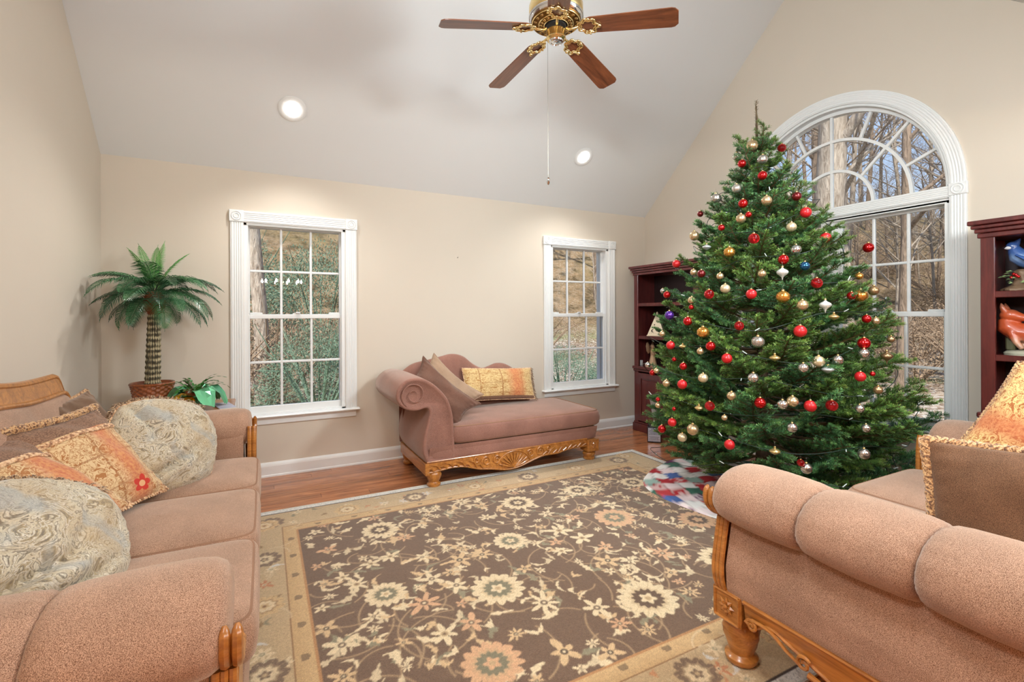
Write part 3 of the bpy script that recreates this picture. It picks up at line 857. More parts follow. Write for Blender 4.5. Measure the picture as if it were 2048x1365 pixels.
M_braid = cord('braid_trim', [(.38, lin(150, 104, 70)), (.5, lin(214, 170, 128)), (.62, lin(232, 198, 158))], 90)
M_patchA = brocade('gold_brocade', .74, (.56, .74), flower=(.66, .18, .085))
M_patchB = brocade('gold_brocade_worn', .66, (.60, .82))
M_lumbar = brocade('lumbar_brocade', -.14, (.60, .76), (lin(218, 190, 136), lin(172, 124, 70)), grid=True)
M_lovegold = brocade('orange_brocade', None, (.34, .50), (lin(222, 186, 124), lin(158, 92, 46)), (lin(170, 84, 50), lin(194, 116, 72)), horiz=True, grid=False)
M_damask = damask('cream_damask')
def pillow(name, label, mat, c_, right, up, w, h, t, trim='rope', wr=.010, seed=0, pinch=.10, ears=0.0, rnd_=0.0, creases=(), back=None, tw=0.011, fringe_sides=(0, 1, 2, 3), group=None):
    right = Vector(right).normalized(); up = Vector(up); up = (up-right*up.dot(right)).normalized(); nrm = right.cross(up)
    root = T(name, label, 'pillow', tuple(c_), 0, group); rr = random.Random(seed)
    ph = [rr.uniform(0, 6.28) for _ in range(8)]
    def surf(x, y, sg):     # x,y in -1..1
        e = (1-x*x)*(1-y*y); th = t*.5*max(0, e)**.42
        px = w/2*x*(1-pinch*(1-y*y)*abs(x)**1.5+ears*(x*x*y*y)); py = h/2*y*(1-pinch*(1-x*x)*abs(y)**1.5+ears*(x*x*y*y))
        px *= math.sqrt(1-rnd_*y*y*.5); py *= math.sqrt(1-rnd_*x*x*.5)
        k = min(1, e*3)
        wv = wr*k*(math.sin(5*x+3*y+ph[0])*.5+math.sin(7*y-4*x+ph[1])*.35+math.sin(11*x+6*y+ph[2])*.25)
        wv += min(wr, .012)*.6*(1-k)*math.sin(16*(x-y)+ph[3])*math.sin(13*(x+y)+ph[4])
        for (x0, y0, dx, dy, am, sg_) in creases:
            dd = (x-x0)*dy-(y-y0)*dx; al = (x-x0)*dx+(y-y0)*dy; wv -= am*math.exp(-(dd/sg_)**2)*math.exp(-(al/.55)**2)-am*.5*math.exp(-((dd-.16)/.09)**2)*math.exp(-(al/.5)**2)
        return right*px+up*py+nrm*sg*(th+(wv if th > .004 else 0))
    mb = MB(); G = 40
    q = lambda k: math.copysign(1-(1-abs(2*k-1))**1.35, 2*k-1)
    mb.grid(lambda u, v: surf(q(u), q(v), 1), G, G, uv=True)
    O('cover', mb, mat, root, fix=False)
    mb = MB(); mb.grid(lambda u, v: surf(q(u), q(v), -1), G, G, uv=True, flip=True)
    O('back_cover', mb, back or M_brown, root, fix=False)
    edge = []
    m_ = 40
    for k in range(m_): edge.append((-1+2*k/m_, -1))
    for k in range(m_): edge.append((1, -1+2*k/m_))
    for k in range(m_): edge.append((1-2*k/m_, 1))
    for k in range(m_): edge.append((-1, 1-2*k/m_))
    E_ = [surf(a, b, 0) for a, b in edge]; n = len(E_)
    if trim == 'rope':
        # three twisted strands
        L = sum((E_[i]-E_[(i+1) % n]).length for i in range(n)); per = tw*3.2; tw_n = round(L/per)
        for s_ in range(3):
            pts = []; M = tw_n*7
            for i in range(M):
                f = i/M*n; a = int(f); fr = f-a; p = E_[a % n].lerp(E_[(a+1) % n], fr); tg = (E_[(a+1) % n]-E_[a % n]).normalized()
                o1 = tg.cross(nrm).normalized(); an = 2*PI*(i/M*tw_n+s_/3)
                pts.append(p+(o1*math.cos(an)+nrm*math.sin(an))*tw*.5)
            if s_ == 0: mb = MB()
            mb.tube(pts, tw*.55, 5, closed=True)
        O('rope_trim', mb, M_rope, root, fix=False)
    elif trim == 'fringe':
        mb = MB()
        for i in range(n):
            side = i//m_
            if side not in fringe_sides: continue
            for r_ in range(5):
                p = E_[i].lerp(E_[(i+1) % n], rr.random()); out = (p.normalized()*.8+right*rr.uniform(-.5, .5)+up*rr.uniform(-.5, .5)+nrm*rr.uniform(-.5, .5)).normalized()
                L = rr.uniform(.018, .036); p2 = p+out*L*.6; p3 = p+out*L+Vector((0, 0, -.012))
                mb.tube([p-out*.004, p2, p3], [.0022, .0024, .0016], 3, cap=False)
        O('fringe', mb, M_fringe, root, smooth=True, fix=False, kind='stuff')
        mb = MB(); mb.tube(E_, .006, 6, closed=True); O('welt', mb, M_braid, root, fix=False)
    elif trim == 'braid':
        mb = MB()
        for s_ in range(2):
            pts = []
            for i in range(n*3):
                f = i/3; a = int(f); fr = f-a; p = E_[a % n].lerp(E_[(a+1) % n], fr)
                tg = (E_[(a+1) % n]-E_[a % n]).normalized(); o1 = tg.cross(nrm).normalized()
                pts.append(p+o1*(.006*math.sin(i*1.05+s_*PI))+nrm*(.005*math.cos(i*1.05+s_*PI)+.004))
            mb.tube(pts, .0042, 5, closed=True)
        O('braid', mb, M_braid, root, fix=False)
    else:
        mb = MB(); mb.tube(E_, .005, 6, closed=True); O('welt', mb, mat if trim == 'self' else M_braid, root, fix=False)
    return root, surf
def strip(root, surf, fn, n, r, mat, name):
    """wavy braid laid on the pillow face along fn(t)->(x,y)"""
    mb = MB()
    for s_ in range(3):
        pts = []
        for i in range(n):
            x, y = fn(i/(n-1)); p = surf(x, y, 1); pts.append(p+Vector((0, 0, .004))+ (surf(x, min(1, y+.03), 1)-p).normalized()*(.007*math.sin(i*1.2+s_*2.1)))
        mb.tube(pts, r, 5)
    O(name, mb, mat, root, fix=False)
V3 = Vector
def corners(BL, BR, TR):
    BL, BR, TR = V3(BL), V3(BR), V3(TR); return (BL+TR)/2, BR-BL, TR-BR
# sofa
c_, r_, u_ = corners((-.62, 2.09, .53), (-.425, 2.52, .545), (-.615, 2.76, .885))
ro, sf = pillow('throw_pillow', 'gold brocade pillow with a red flower and orange stripe, standing on the sofa', M_patchA, c_, r_, u_, .47, .47, .17, 'braid', seed=1)
strip(ro, sf, lambda t: (-.97+1.94*t, .50), 70, .0045, M_braid, 'braid_band')
mb = MB(); pts = [sf(-.96+1.92*k/60, .97, 1)+V3((0, 0, .012)) for k in range(61)]
mb.tube(pts, [.016+.002*math.sin(k*2.1) for k in range(61)], 8); O('cord_roll', mb, M_rope, ro, fix=False)
c_, r_, u_ = corners((-.66, 1.73, .55), (-.50, 2.11, .585), (-.765, 2.46, .875))
ro, sf = pillow('throw_pillow', 'gold brocade pillow with a broad faded red stripe, half hidden behind the near cream pillow', M_patchB, c_, r_, u_, .46, .48, .17, 'braid', seed=2)
strip(ro, sf, lambda t: (-.97+1.94*t, .34), 70, .0045, M_braid, 'braid_band')
pillow('throw_pillow', 'cream damask pillow with fringed corners leaning on the far sofa arm', M_damask, (-.415, 2.76, .695), (.74, .52, -.18), (-.3, .25, .8), .47, .45, .21, 'fringe', .012, 3, .0, rnd_=.75, creases=((-.1, -.55, .9, .45, .03, .06), (-.55, .5, .5, -.85, .025, .06), (.2, -.3, .8, .6, .015, .05)), fringe_sides=(0, 2, 3), back=M_damask)
pillow('throw_pillow', 'big cream damask pillow with deep creases lying against the puffed near sofa arm', M_damask, (-.575, 1.80, .635), (.66, .62, -.30), (-.5, .22, .75), .50, .46, .20, 'fringe', .014, 4, .0, rnd_=.7, creases=((-.25, -.42, .9, .42, .04, .06), (.15, -.62, .86, .5, .035, .055), (-.6, .3, .8, -.3, .02, .07), (.3, .1, .4, .9, .014, .06)), fringe_sides=(0, 2, 3), back=M_damask)
pillow('throw_pillow', 'brown plush pillow with rope edge behind the red flower pillow', M_brown, (-.76, 2.99, .725), (.10, .99, .0), (-.42, .05, .9), .50, .42, .15, 'rope', .012, 5, back=M_brown)
# chaise
M_dkplum = chenille('dark_plum_plush', lin(84, 56, 46), lin(136, 100, 84), .2)
d_ = V3((.43, -.38, -.44)).normalized(); e_ = V3((.6, .2, .41)).normalized()
pillow('throw_pillow', 'dark plum plush pillow with pointed corners against the rolled arm of the chaise', M_dkplum, (1.262, 3.70, .665), (.685, -.34, -.64), (.68, .19, .63), .54, .27, .16, 'self', .012, 6, .10, ears=.14, back=M_plum)
pillow('throw_pillow', 'taupe plush pillow between the dark plum pillow and the gold lumbar pillow', M_taupe, (1.36, 3.86, .665), (.685, -.34, -.64), (.68, .19, .63), .50, .34, .14, 'self', .010, 7, .10, ears=.12, back=M_taupe)
pillow('lumbar_pillow', 'long gold pillow with one red band lying on the chaise by its back', M_lumbar, (1.955, 4.045, .655), (1, 0, -.05), (0, .34, .9), .72, .30, .15, 'fringe', .006, 8, .04, fringe_sides=(1,), back=M_brown)
# loveseat
pillow('throw_pillow', 'brown plush pillow with thick twisted rope edge standing on the loveseat', M_brown, (2.03, .51, .665), (.55, -.83, 0), (.10, .08, .9), .58, .46, .20, 'rope', .010, 9, .05, tw=.017, back=M_brown)
pillow('throw_pillow', 'orange and gold leaf patterned pillow leaning on the far loveseat arm', M_lovegold, (2.74, .68, .81), (-.07, -.94, -.286), (.55, -.34, .79), .48, .52, .16, 'rope', .006, 10, .06, tw=.013, back=M_brown)
# ================================================================== rug (woven pattern carried by its own dense mesh)
def make_rug():
    X0, X1, Y0, Y1 = -.20, 3.125, 1.03, 3.552
    st = .0055; nx, ny = int((X1-X0)/st), int((Y1-Y0)/st)
    gx = np.linspace(X0, X1, nx+1); gy = np.linspace(Y0, Y1, ny+1); GX, GY = np.meshgrid(gx, gy)
    R = np.random.RandomState(5)
    A = lambda c_: np.array(lin(c_))
    field, border, cream, tan, peach, sage, dark, ivory = A((112, 87, 69)), A((192, 164, 126)), A((220, 196, 158)), A((206, 172, 130)), A((206, 160, 122)), A((140, 130, 104)), A((70, 54, 46)), A((222, 216, 206))
    img = np.empty(GX.shape+(3,)); img[:] = border
    d = np.minimum(np.minimum(GX-X0, X1-GX), np.minimum(GY-Y0, Y1-GY))
    def blend(mask, col, sl=None):
        t = img if sl is None else img[sl]
        m_ = np.clip(mask, 0, 1)[..., None]; t[:] = t*(1-m_)+col*m_
    blend((d < .055)*1., ivory); blend((d < .004)*1., dark); blend((np.abs(d-.058) < .005)*1., dark)
    sp_ = R.rand(*GX.shape); blend(((d < .05) & (sp_ > .82))*.35, dark)
    BW = .385
    blend((np.abs(d-BW+.045) < .040)*.75, A((198, 160, 112))); blend((np.abs(d-BW+.005) < .006)*1., A((176, 128, 84))); blend((np.abs(d-BW+.088) < .005)*1., A((150, 112, 76)))
    inner = d > BW; blend(inner*1., field)
    def win(x, y, r):
        i0, i1 = np.searchsorted(gx, [x-r, x+r]); j0, j1 = np.searchsorted(gy, [y-r, y+r])
        sl = (slice(j0, j1), slice(i0, i1)); return sl, GX[sl]-x, GY[sl]-y
    aa = st*1.1
    def flower(x, y, r, n, cols, rot, big=False):
        sl, dx, dy = win(x, y, r*1.35)
        if dx.size == 0: return
        rr = np.hypot(dx, dy); an = np.arctan2(dy, dx)+rot
        ins = inner[sl] if inner_only[0] else ~inner[sl]
        def disc(rad): return np.clip((rad-rr)/aa+.5, 0, 1)*ins
        j1, j2 = R.uniform(0, 6.28, 2); irr = 1+.16*np.sin(2*an+j1)+.12*np.sin(3*an+j2)+.05*np.sin(11*an)
        pet = r*(.78+.22*np.abs(np.cos(an*n/2))**.8+.03*np.sin(17*an)) if big else r*irr*(.34+.66*np.abs(np.cos(an*n/2))**1.8)
        blend(disc(pet), cols[0], sl)
        if big:
            blend(disc(r*(.62+.05*np.cos(an*n)))*.5, cols[1], sl)
            blend(disc(r*(.50+.05*np.cos(an*n))), cols[2], sl); blend(disc(r*.30*(.8+.2*np.cos(5*an))), cols[0], sl); blend(disc(r*.11), cols[1], sl)
            ray = (np.abs(np.sin(an*n/2)) < .10)*(rr > r*.55)*(rr < r*.95); blend(ray*.5*ins, cols[1], sl)
        else:
            blend(disc(r*.24), cols[1], sl); blend(disc(r*.10), cols[2], sl)
    def leaf(x, y, L, w_, rot, curv, col):
        sl, dx, dy = win(x, y, L*1.1)
        if dx.size == 0: return
        u = dx*math.cos(rot)+dy*math.sin(rot); v = -dx*math.sin(rot)+dy*math.cos(rot)
        v = v-curv*(u*u/L-L*.2); t = np.clip((u/L+1)/2, 0, 1)
        wd = w_*np.sin(PI*t**.7)**.8*(1+.35*np.sin(9*t+rot*3)+.3*np.sin(23*t))
        ins = inner[sl] if inner_only[0] else ~inner[sl]
        blend(np.clip((wd-np.abs(v))/aa+.5, 0, 1)*(np.abs(u) < L)*ins, col, sl)
    def arcv(x, y, r, a0, a1, w_, col):
        sl, dx, dy = win(x, y, r*1.15)
        if dx.size == 0: return
        rr = np.hypot(dx, dy); an = (np.arctan2(dy, dx)-a0) % (2*PI)
        ins = inner[sl] if inner_only[0] else ~inner[sl]
        blend(np.clip((w_-np.abs(rr-r))/aa+.5, 0, 1)*(an < (a1-a0))*ins*.8, col, sl)
    inner_only = [True]
    fx0, fx1, fy0, fy1 = X0+BW, X1-BW, Y0+BW, Y1-BW
    for k in range(230):
        a0 = R.uniform(0, 6.28); arcv(R.uniform(fx0, fx1), R.uniform(fy0, fy1), R.uniform(.06, .22), a0, a0+R.uniform(.9, 2.6), .0036, (tan*.6+field*.4))
    for k in range(560):
        leaf(R.uniform(fx0, fx1), R.uniform(fy0, fy1), R.uniform(.02, .062), R.uniform(.007, .016), R.uniform(0, 6.28), R.uniform(-1.2, 1.2), [cream, cream, tan, sage, cream*.8+field*.2][R.randint(5)])
    pts = []
    def ok(x, y, r): return all((x-a)**2+(y-b)**2 > (r+c_)**2 for a, b, c_ in pts)
    # big rosettes measured from the photograph, then fill
    for (x, y, r) in [(1.55, 2.92, .115), (1.98, 2.42, .13), (2.42, 2.15, .12), (1.55, 1.66, .14), (2.52, 2.86, .10), (2.05, 2.92, .10), (.98, 2.05, .13), (.62, 2.94, .11), (2.15, 1.75, .12), (.50, 2.25, .10), (1.25, 2.45, .10), (.75, 1.62, .12)]:
        pts.append((x, y, r)); flower(x, y, r, 14, [cream if R.rand() > .3 else peach, tan*.8, field*.8 if R.rand() > .4 else sage*.8], R.rand(), True)
    for r0, n_ in ((.066, 26), (.046, 50), (.030, 90)):
        for t in range(n_*12):
            x, y, r = R.uniform(fx0, fx1), R.uniform(fy0, fy1), r0*R.uniform(.85, 1.15)
            if ok(x, y, r*.82):
                pts.append((x, y, r)); cl = [[cream, field, cream], [tan, dark, cream], [peach, field, cream], [cream, tan*.7, field]][R.randint(4)]
                flower(x, y, r, [5, 6, 7, 8][R.randint(4)], cl, R.rand()*6)
                n_ -= 1
                if n_ == 0: break
    inner_only[0] = False
    for k in range(900):
        x, y = R.uniform(X0, X1), R.uniform(Y0, Y1); dd = min(x-X0, X1-x, y-Y0, Y1-y)
        if .09 < dd < BW-.11:
            q = R.rand()
            if q < .45: leaf(x, y, R.uniform(.02, .045), R.uniform(.005, .011), R.uniform(0, 6.28), R.uniform(-1, 1), [cream, A((150, 120, 84)), sage, ivory*.9, A((196, 140, 100))][R.randint(5)])
            elif q < .62: flower(x, y, R.uniform(.025, .045), 6, [[cream, sage, cream], [A((206, 196, 186)), tan, cream], [A((190, 128, 90)), cream, dark]][R.randint(3)], R.rand()*6)
            else: a0 = R.uniform(0, 6.28); arcv(x, y, R.uniform(.03, .12), a0, a0+R.uniform(.9, 2.4), .003, cream*.7+border*.3)
    k = 0
    for s_ in np.arange(.2, 2*(X1-X0+Y1-Y0), .46):
        W, H_ = X1-X0, Y1-Y0; c_ = .20
        if s_ < W: x, y = X0+s_, Y0+c_
        elif s_ < W+H_: x, y = X1-c_, Y0+s_-W
        elif s_ < 2*W+H_: x, y = X1-(s_-W-H_), Y1-c_
        else: x, y = X0+c_, Y1-(s_-2*W-H_)
        k += 1
        flower(x, y, .085, 9, [[A((128, 104, 84)), border, cream], [A((206, 172, 126)), A((140, 100, 70)), cream]][k % 2], R.rand(), True)
    # guard stripe dots
    gs = np.abs(d-BW+.045) < .018
    blend((gs & (((GX*9).astype(int)+(GY*9).astype(int)) % 2 == 0) & (np.sin(GX*58)*np.sin(GY*58) > .45))*.6, dark)
    img *= (1+.10*(R.rand(*GX.shape)[..., None]-.5)*2)
    low = np.kron(R.rand(12, 14), np.ones((ny//12+2, nx//14+2)))[:ny+1, :nx+1]
    Z = .007+.0006*R.rand(*GX.shape); Z[d < .004] = .001
    V = np.stack([GX.ravel(), GY.ravel(), Z.ravel()], 1)
    idx = np.arange((nx+1)*(ny+1)).reshape(ny+1, nx+1)
    F = np.stack([idx[:-1, :-1].ravel(), idx[:-1, 1:].ravel(), idx[1:, 1:].ravel(), idx[1:, :-1].ravel()], 1)
    me = bpy.data.meshes.new('rug'); me.vertices.add(len(V)); me.vertices.foreach_set('co', V.ravel().astype(np.float32))
    me.loops.add(F.size); me.loops.foreach_set('vertex_index', F.ravel().astype(np.int32)); me.polygons.add(len(F))
    me.polygons.foreach_set('loop_start', (np.arange(len(F))*4).astype(np.int32)); me.update(calc_edges=True)
    ca = me.color_attributes.new('Col', 'FLOAT_COLOR', 'POINT'); c4 = np.ones((len(V), 4), np.float32); c4[:, :3] = img.reshape(-1, 3); ca.data.foreach_set('color', c4.ravel())
    t = NT('rug_wool'); v = t.co(); n1 = t.noise(v, 330, 2, .6)
    c_ = t.mix(1.0, t.attr(), t.ramp(n1, [(.3, (.76, .76, .76)), (.7, (1.16, 1.16, 1.16))]), 'MULTIPLY')
    t.set(Base_Color=c_, Roughness=.95, Specular_IOR_Level=.1, Sheen_Weight=.25); t.bump(n1, .5, .004)
    me.materials.append(t.m)
    o = bpy.data.objects.new('rug', me); COL.objects.link(o)
    # bound edge
    tag(o, 'brown floral wool rug with tan border lying on the oak floor', 'rug')
    mb = MB(); mb.tube([(X0, Y0, .005), (X1, Y0, .005), (X1, Y1, .005), (X0, Y1, .005)], .005, 6, closed=True)
    O('binding', mb, plain('rug_binding', lin(200, 190, 176), .9), o)
make_rug()

# ------------------------------------------------------------------ tree skirt
def make_skirt():
    R = np.random.RandomState(3); n, m_ = 96, 40; cx, cy, RR = 3.17, 2.40, .70
    vs, col = [], []
    A = lambda *c_: np.array(lin(c_))
    pal = [A(176, 36, 44), A(232, 228, 222), A(60, 110, 92), A(236, 214, 214), A(196, 60, 66), A(150, 178, 168), A(240, 236, 232), A(100, 40, 84), A(70, 100, 160)]
    for i in range(m_+1):
        r = .05+(RR-.05)*(i/m_)
        for k in range(n):
            a = 2*PI*k/n; q = r*(1+.03*math.sin(5*a+1)*(i/m_))
            x, y = q*math.cos(a), q*math.sin(a)
            on = .0085
            z = on+.012*(i/m_)*abs(math.sin(4*a+2*r*6))+.010*abs(math.sin(9*x+2)*math.sin(8*y))
            if i == m_: z = on*.9
            vs.append((x, y, z))
            ca, sa = math.cos(.35), math.sin(.35); u, v = x*ca-y*sa, x*sa+y*ca
            pi_, pj = math.floor(u/.115), math.floor(v/.115); c_ = pal[(pi_*3+pj*5+(pi_*pj) % 3) % len(pal)].copy()
            fu, fv = (u/.115) % 1, (v/.115) % 1
            if (pi_+pj) % 3 == 0 and (math.sin(fu*38) > .3 or math.sin(fv*38) > .5): c_ = c_*.5+A(235, 230, 225)*.5
            if min(fu, fv, 1-fu, 1-fv) < .05: c_ = c_*.7
            col.append(c_)
    mb = MB(); mb.add(vs, [(i*n+k, i*n+(k+1) % n, (i+1)*n+(k+1) % n, (i+1)*n+k) for i in range(m_) for k in range(n)]); mb.col = col
    t = NT('quilted_cotton'); t.set(Base_Color=t.attr(), Roughness=.85); t.bump(t.noise(t.co(), 60, 2), .3, .004)
    o = O('tree_skirt', mb, t.m, loc=(cx, cy, 0)); tag(o, 'red white and green patchwork tree skirt spread on the floor under the tree', 'tree skirt')
make_skirt()
# ================================================================== Christmas tree
TX, TY = 3.24, 2.28
def tree_R(z):
    P = [(.02, .45), (.18, .70), (.32, .84), (.5, .89), (.72, .885), (1.05, .82), (1.4, .70), (1.775, .53), (2.05, .39), (2.25, .27), (2.45, .14), (2.6, .06), (2.85, .02)]
    for (a, b), (c_, d_) in zip(P, P[1:]):
        if a <= z <= c_: return b+(d_-b)*(z-a)/(c_-a)
    return .02
def fir_mat():
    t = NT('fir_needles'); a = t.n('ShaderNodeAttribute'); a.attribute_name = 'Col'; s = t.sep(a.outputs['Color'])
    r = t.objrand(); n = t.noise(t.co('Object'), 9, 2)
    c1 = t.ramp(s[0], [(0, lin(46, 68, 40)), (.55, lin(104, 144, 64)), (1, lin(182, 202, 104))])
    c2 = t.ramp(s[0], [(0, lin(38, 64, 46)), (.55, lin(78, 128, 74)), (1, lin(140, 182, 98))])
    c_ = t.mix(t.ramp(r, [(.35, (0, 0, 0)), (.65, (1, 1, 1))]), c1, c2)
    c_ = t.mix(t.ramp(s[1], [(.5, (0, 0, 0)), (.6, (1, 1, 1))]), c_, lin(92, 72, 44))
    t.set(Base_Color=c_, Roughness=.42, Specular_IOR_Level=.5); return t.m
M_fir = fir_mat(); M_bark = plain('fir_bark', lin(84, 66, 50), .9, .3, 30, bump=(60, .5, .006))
def make_spray(seed, L, bare, nsh, shl):
    """one fir branch along +X: woody stem, side shoots and all their needles, as one cheap mesh"""
    R = np.random.RandomState(seed); V = []; F = []; C_ = []
    def stem(p, q, r0, r1):
        p, q = np.array(p), np.array(q); d = q-p; d /= np.linalg.norm(d); a = np.cross(d, [0, 0, 1.]); a /= max(1e-6, np.linalg.norm(a)); b = np.cross(d, a); s_ = len(V)
        for (o_, r) in ((p, r0), (q, r1)):
            for k in range(4):
                an = PI/2*k; V.append(o_+(a*math.cos(an)+b*math.sin(an))*r); C_.append((.3, 1, 0))
        for k in range(4): F.append((s_+k, s_+(k+1) % 4, s_+4+(k+1) % 4, s_+4+k))
    def shoot(p, d, ln, tipc):
        d = d/np.linalg.norm(d); a = np.cross(d, [0, 0, 1.]); a /= max(1e-6, np.linalg.norm(a)); b = np.cross(a, d)
        n = int(ln*1150); q = p+d*ln; mid = p+d*ln*.5+np.array([0, 0, .015*ln/.2]); stem(p, q, .0028, .0016)
        for i in range(n):
            t = R.rand()**.9; o_ = p+d*ln*t
            an = R.uniform(0, 2*PI); lift = .35
            nd = (a*math.cos(an)+b*(math.sin(an)*.75+lift))*1.0+d*R.uniform(.45, .95)
            nd /= np.linalg.norm(nd); nl = R.uniform(.020, .031)*(1-.35*t*t); w_ = .0013
            sd = np.cross(nd, R.normal(size=3)); sd /= np.linalg.norm(sd); s_ = len(V)
            V.extend([o_-sd*w_, o_+sd*w_, o_+nd*nl+sd*w_*.55, o_+nd*nl-sd*w_*.55])
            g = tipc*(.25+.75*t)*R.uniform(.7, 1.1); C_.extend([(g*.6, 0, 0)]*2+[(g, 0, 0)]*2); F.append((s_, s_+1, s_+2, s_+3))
    N = 9; pts = []
    for i in range(N+1):
        t = i/N; pts.append(np.array([L*t, R.normal()*.006*L, -.10*L*math.sin(PI*t*.9)+.10*L*t*t]))
    for i in range(N): stem(pts[i], pts[i+1], .006*(1-i/N)+.0025, .006*(1-(i+1)/N)+.0025)
    def at(t):
        k = min(int(t*N), N-1); f = t*N-k; return pts[k]*(1-f)+pts[k+1]*f
    for i in range(nsh):
        t = bare+(1-bare)*(i+R.rand()*.5)/nsh*.95; sgn = 1 if i % 2 else -1
        an = math.radians(R.uniform(34, 58))*sgn; ln = shl*(1.05-.55*(t-bare)/(1-bare))*R.uniform(.7, 1.15)
        d = np.array([math.cos(an), math.sin(an), R.uniform(-.05, .38)]); p = at(t); shoot(p, d, ln, R.uniform(.55, 1.0))
        if ln > .11:
            for s2 in (-1, 1):
                if R.rand() < .75:
                    a2 = an+s2*math.radians(R.uniform(30, 50)); pp = p+d/np.linalg.norm(d)*ln*R.uniform(.35, .6)
                    shoot(pp, np.array([math.cos(a2), math.sin(a2), R.uniform(0, .4)]), ln*R.uniform(.4, .6), R.uniform(.6, 1.0))
    # leader with its own needles, in three pieces
    for (a, b) in ((bare, bare+(1-bare)*.35), (bare+(1-bare)*.35, bare+(1-bare)*.7), (bare+(1-bare)*.7, 1.0)):
        p, q = at(a), at(b); shoot(p, q-p, np.linalg.norm(q-p), .75 if b < 1 else .95)
    me = bpy.data.meshes.new('branch'); me.from_pydata([tuple(v) for v in V], [], F)
    ca = me.color_attributes.new('Col', 'FLOAT_COLOR', 'POINT'); c4 = np.ones((len(V), 4), np.float32); c4[:, :3] = np.array(C_); ca.data.foreach_set('color', c4.ravel())
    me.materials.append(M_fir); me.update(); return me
SPR = {.85: [make_spray(100+i, .85, .42, 15, .21) for i in range(3)], .6: [make_spray(200+i, .60, .34, 13, .18) for i in range(3)],
       .38: [make_spray(300+i, .38, .22, 10, .15) for i in range(3)], .22: [make_spray(400+i, .22, .12, 7, .10) for i in range(2)]}
tree = T('christmas_tree', 'tall bushy fir Christmas tree hung with red, gold and silver ornaments before the arched window', 'tree', (TX, TY, 0))
mb = MB(); mb.tube([(0, 0, .05), (.004, 0, .6), (-.006, .004, 1.3), (-.015, .01, 2.0), (-.028, .016, 2.5), (-.034, .018, 2.82)], [.052, .045, .034, .022, .012, .004], 10); O('trunk', mb, M_bark, tree)
mb = MB(); mb.lathe([(.16, .006), (.17, .02), (.10, .05), (.075, .16), (.07, .165), (.06, .05)], 24); O('tree_stand', mb, plain('green_metal', lin(34, 70, 50), .4), tree)
nbr = 0
def branch(z0, ang, el, L, roll=0.0):
    global nbr
    key = min(SPR, key=lambda k: abs(k-L)); me = SPR[key][rnd.randrange(len(SPR[key]))]
    o = bpy.data.objects.new('branch', me); COL.objects.link(o); o.parent = tree
    o.location = (-.03*z0/2.6*.9, .015*z0/2.6, z0)
    o.rotation_euler = (Matrix.Rotation(ang, 3, 'Z') @ Matrix.Rotation(-el, 3, 'Y') @ Matrix.Rotation(roll, 3, 'X')).to_euler()
    s_ = L/key; o.scale = (s_, min(1.15, max(.85, s_)), min(1.15, max(.85, s_))); nbr += 1
def limit(ang, L, el):
    """keep the tips inside the room"""
    cx = math.cos(ang)*math.cos(el)
    L *= 1-.10*max(0, math.cos(ang-2.665))**2
    if cx > 0: L = min(L, (XR-.06-TX)/cx)
    return L
z = .24; lev = 0
while z < 2.56:
    Rz = tree_R(z); n = max(5, int(round(5+10*Rz)))
    off = rnd.uniform(0, 6.28)
    for k in range(n):
        ang = off+2*PI*(k+rnd.uniform(-.3, .3))/n
        el = math.radians(4+16*(z/2.6)+rnd.uniform(-9, 9)) if z > .5 else math.radians(rnd.uniform(-6, 10))
        L = limit(ang, Rz*rnd.uniform(.86, 1.08)/max(.5, math.cos(el)), el)
        zz = z-L*math.sin(el)*.75
        branch(max(.14, zz), ang, el, max(.16, L), rnd.uniform(-.5, .5))
    z += .118 if z < 1.6 else .095; lev += 1
# long low boughs on the window side that reach towards the loveseat, and the wispy leader
for ang, z0, L, el in ((-.82, .44, 1.06, .10), (-.95, .30, .98, .02), (-.66, .36, .95, .04), (-1.2, .2, .9, .0), (-.5, .62, .88, .12), (-1.05, .55, .95, .16)):
    branch(z0, ang, el, limit(ang, L, el), rnd.uniform(-.3, .3))
for ang, z0, L, el in ((.3, 2.42, .24, 1.0), (2.4, 2.40, .26, .95), (4.2, 2.46, .22, 1.05), (-.4, 2.30, .30, .8), (3.3, 2.28, .30, .75), (1.4, 2.2, .3, .7)):
    branch(z0, ang, el, L)
mb = MB()
mb.tube([(-.034, .018, 2.60), (-.030, .010, 2.72), (-.040, .02, 2.80), (-.032, .02, 2.86)], [.006, .005, .004, .002], 5)
for k in range(90):
    zz = 2.56+.30*rnd.random(); a = rnd.uniform(0, 6.28); x, y = -.034, .018
    mb.tube([(x, y, zz), (x+.016*math.cos(a), y+.016*math.sin(a), zz+.012)], [.0012, .0006], 3, cap=False)
O('leader', mb, plain('dry_leader', lin(120, 104, 78), .8), tree)
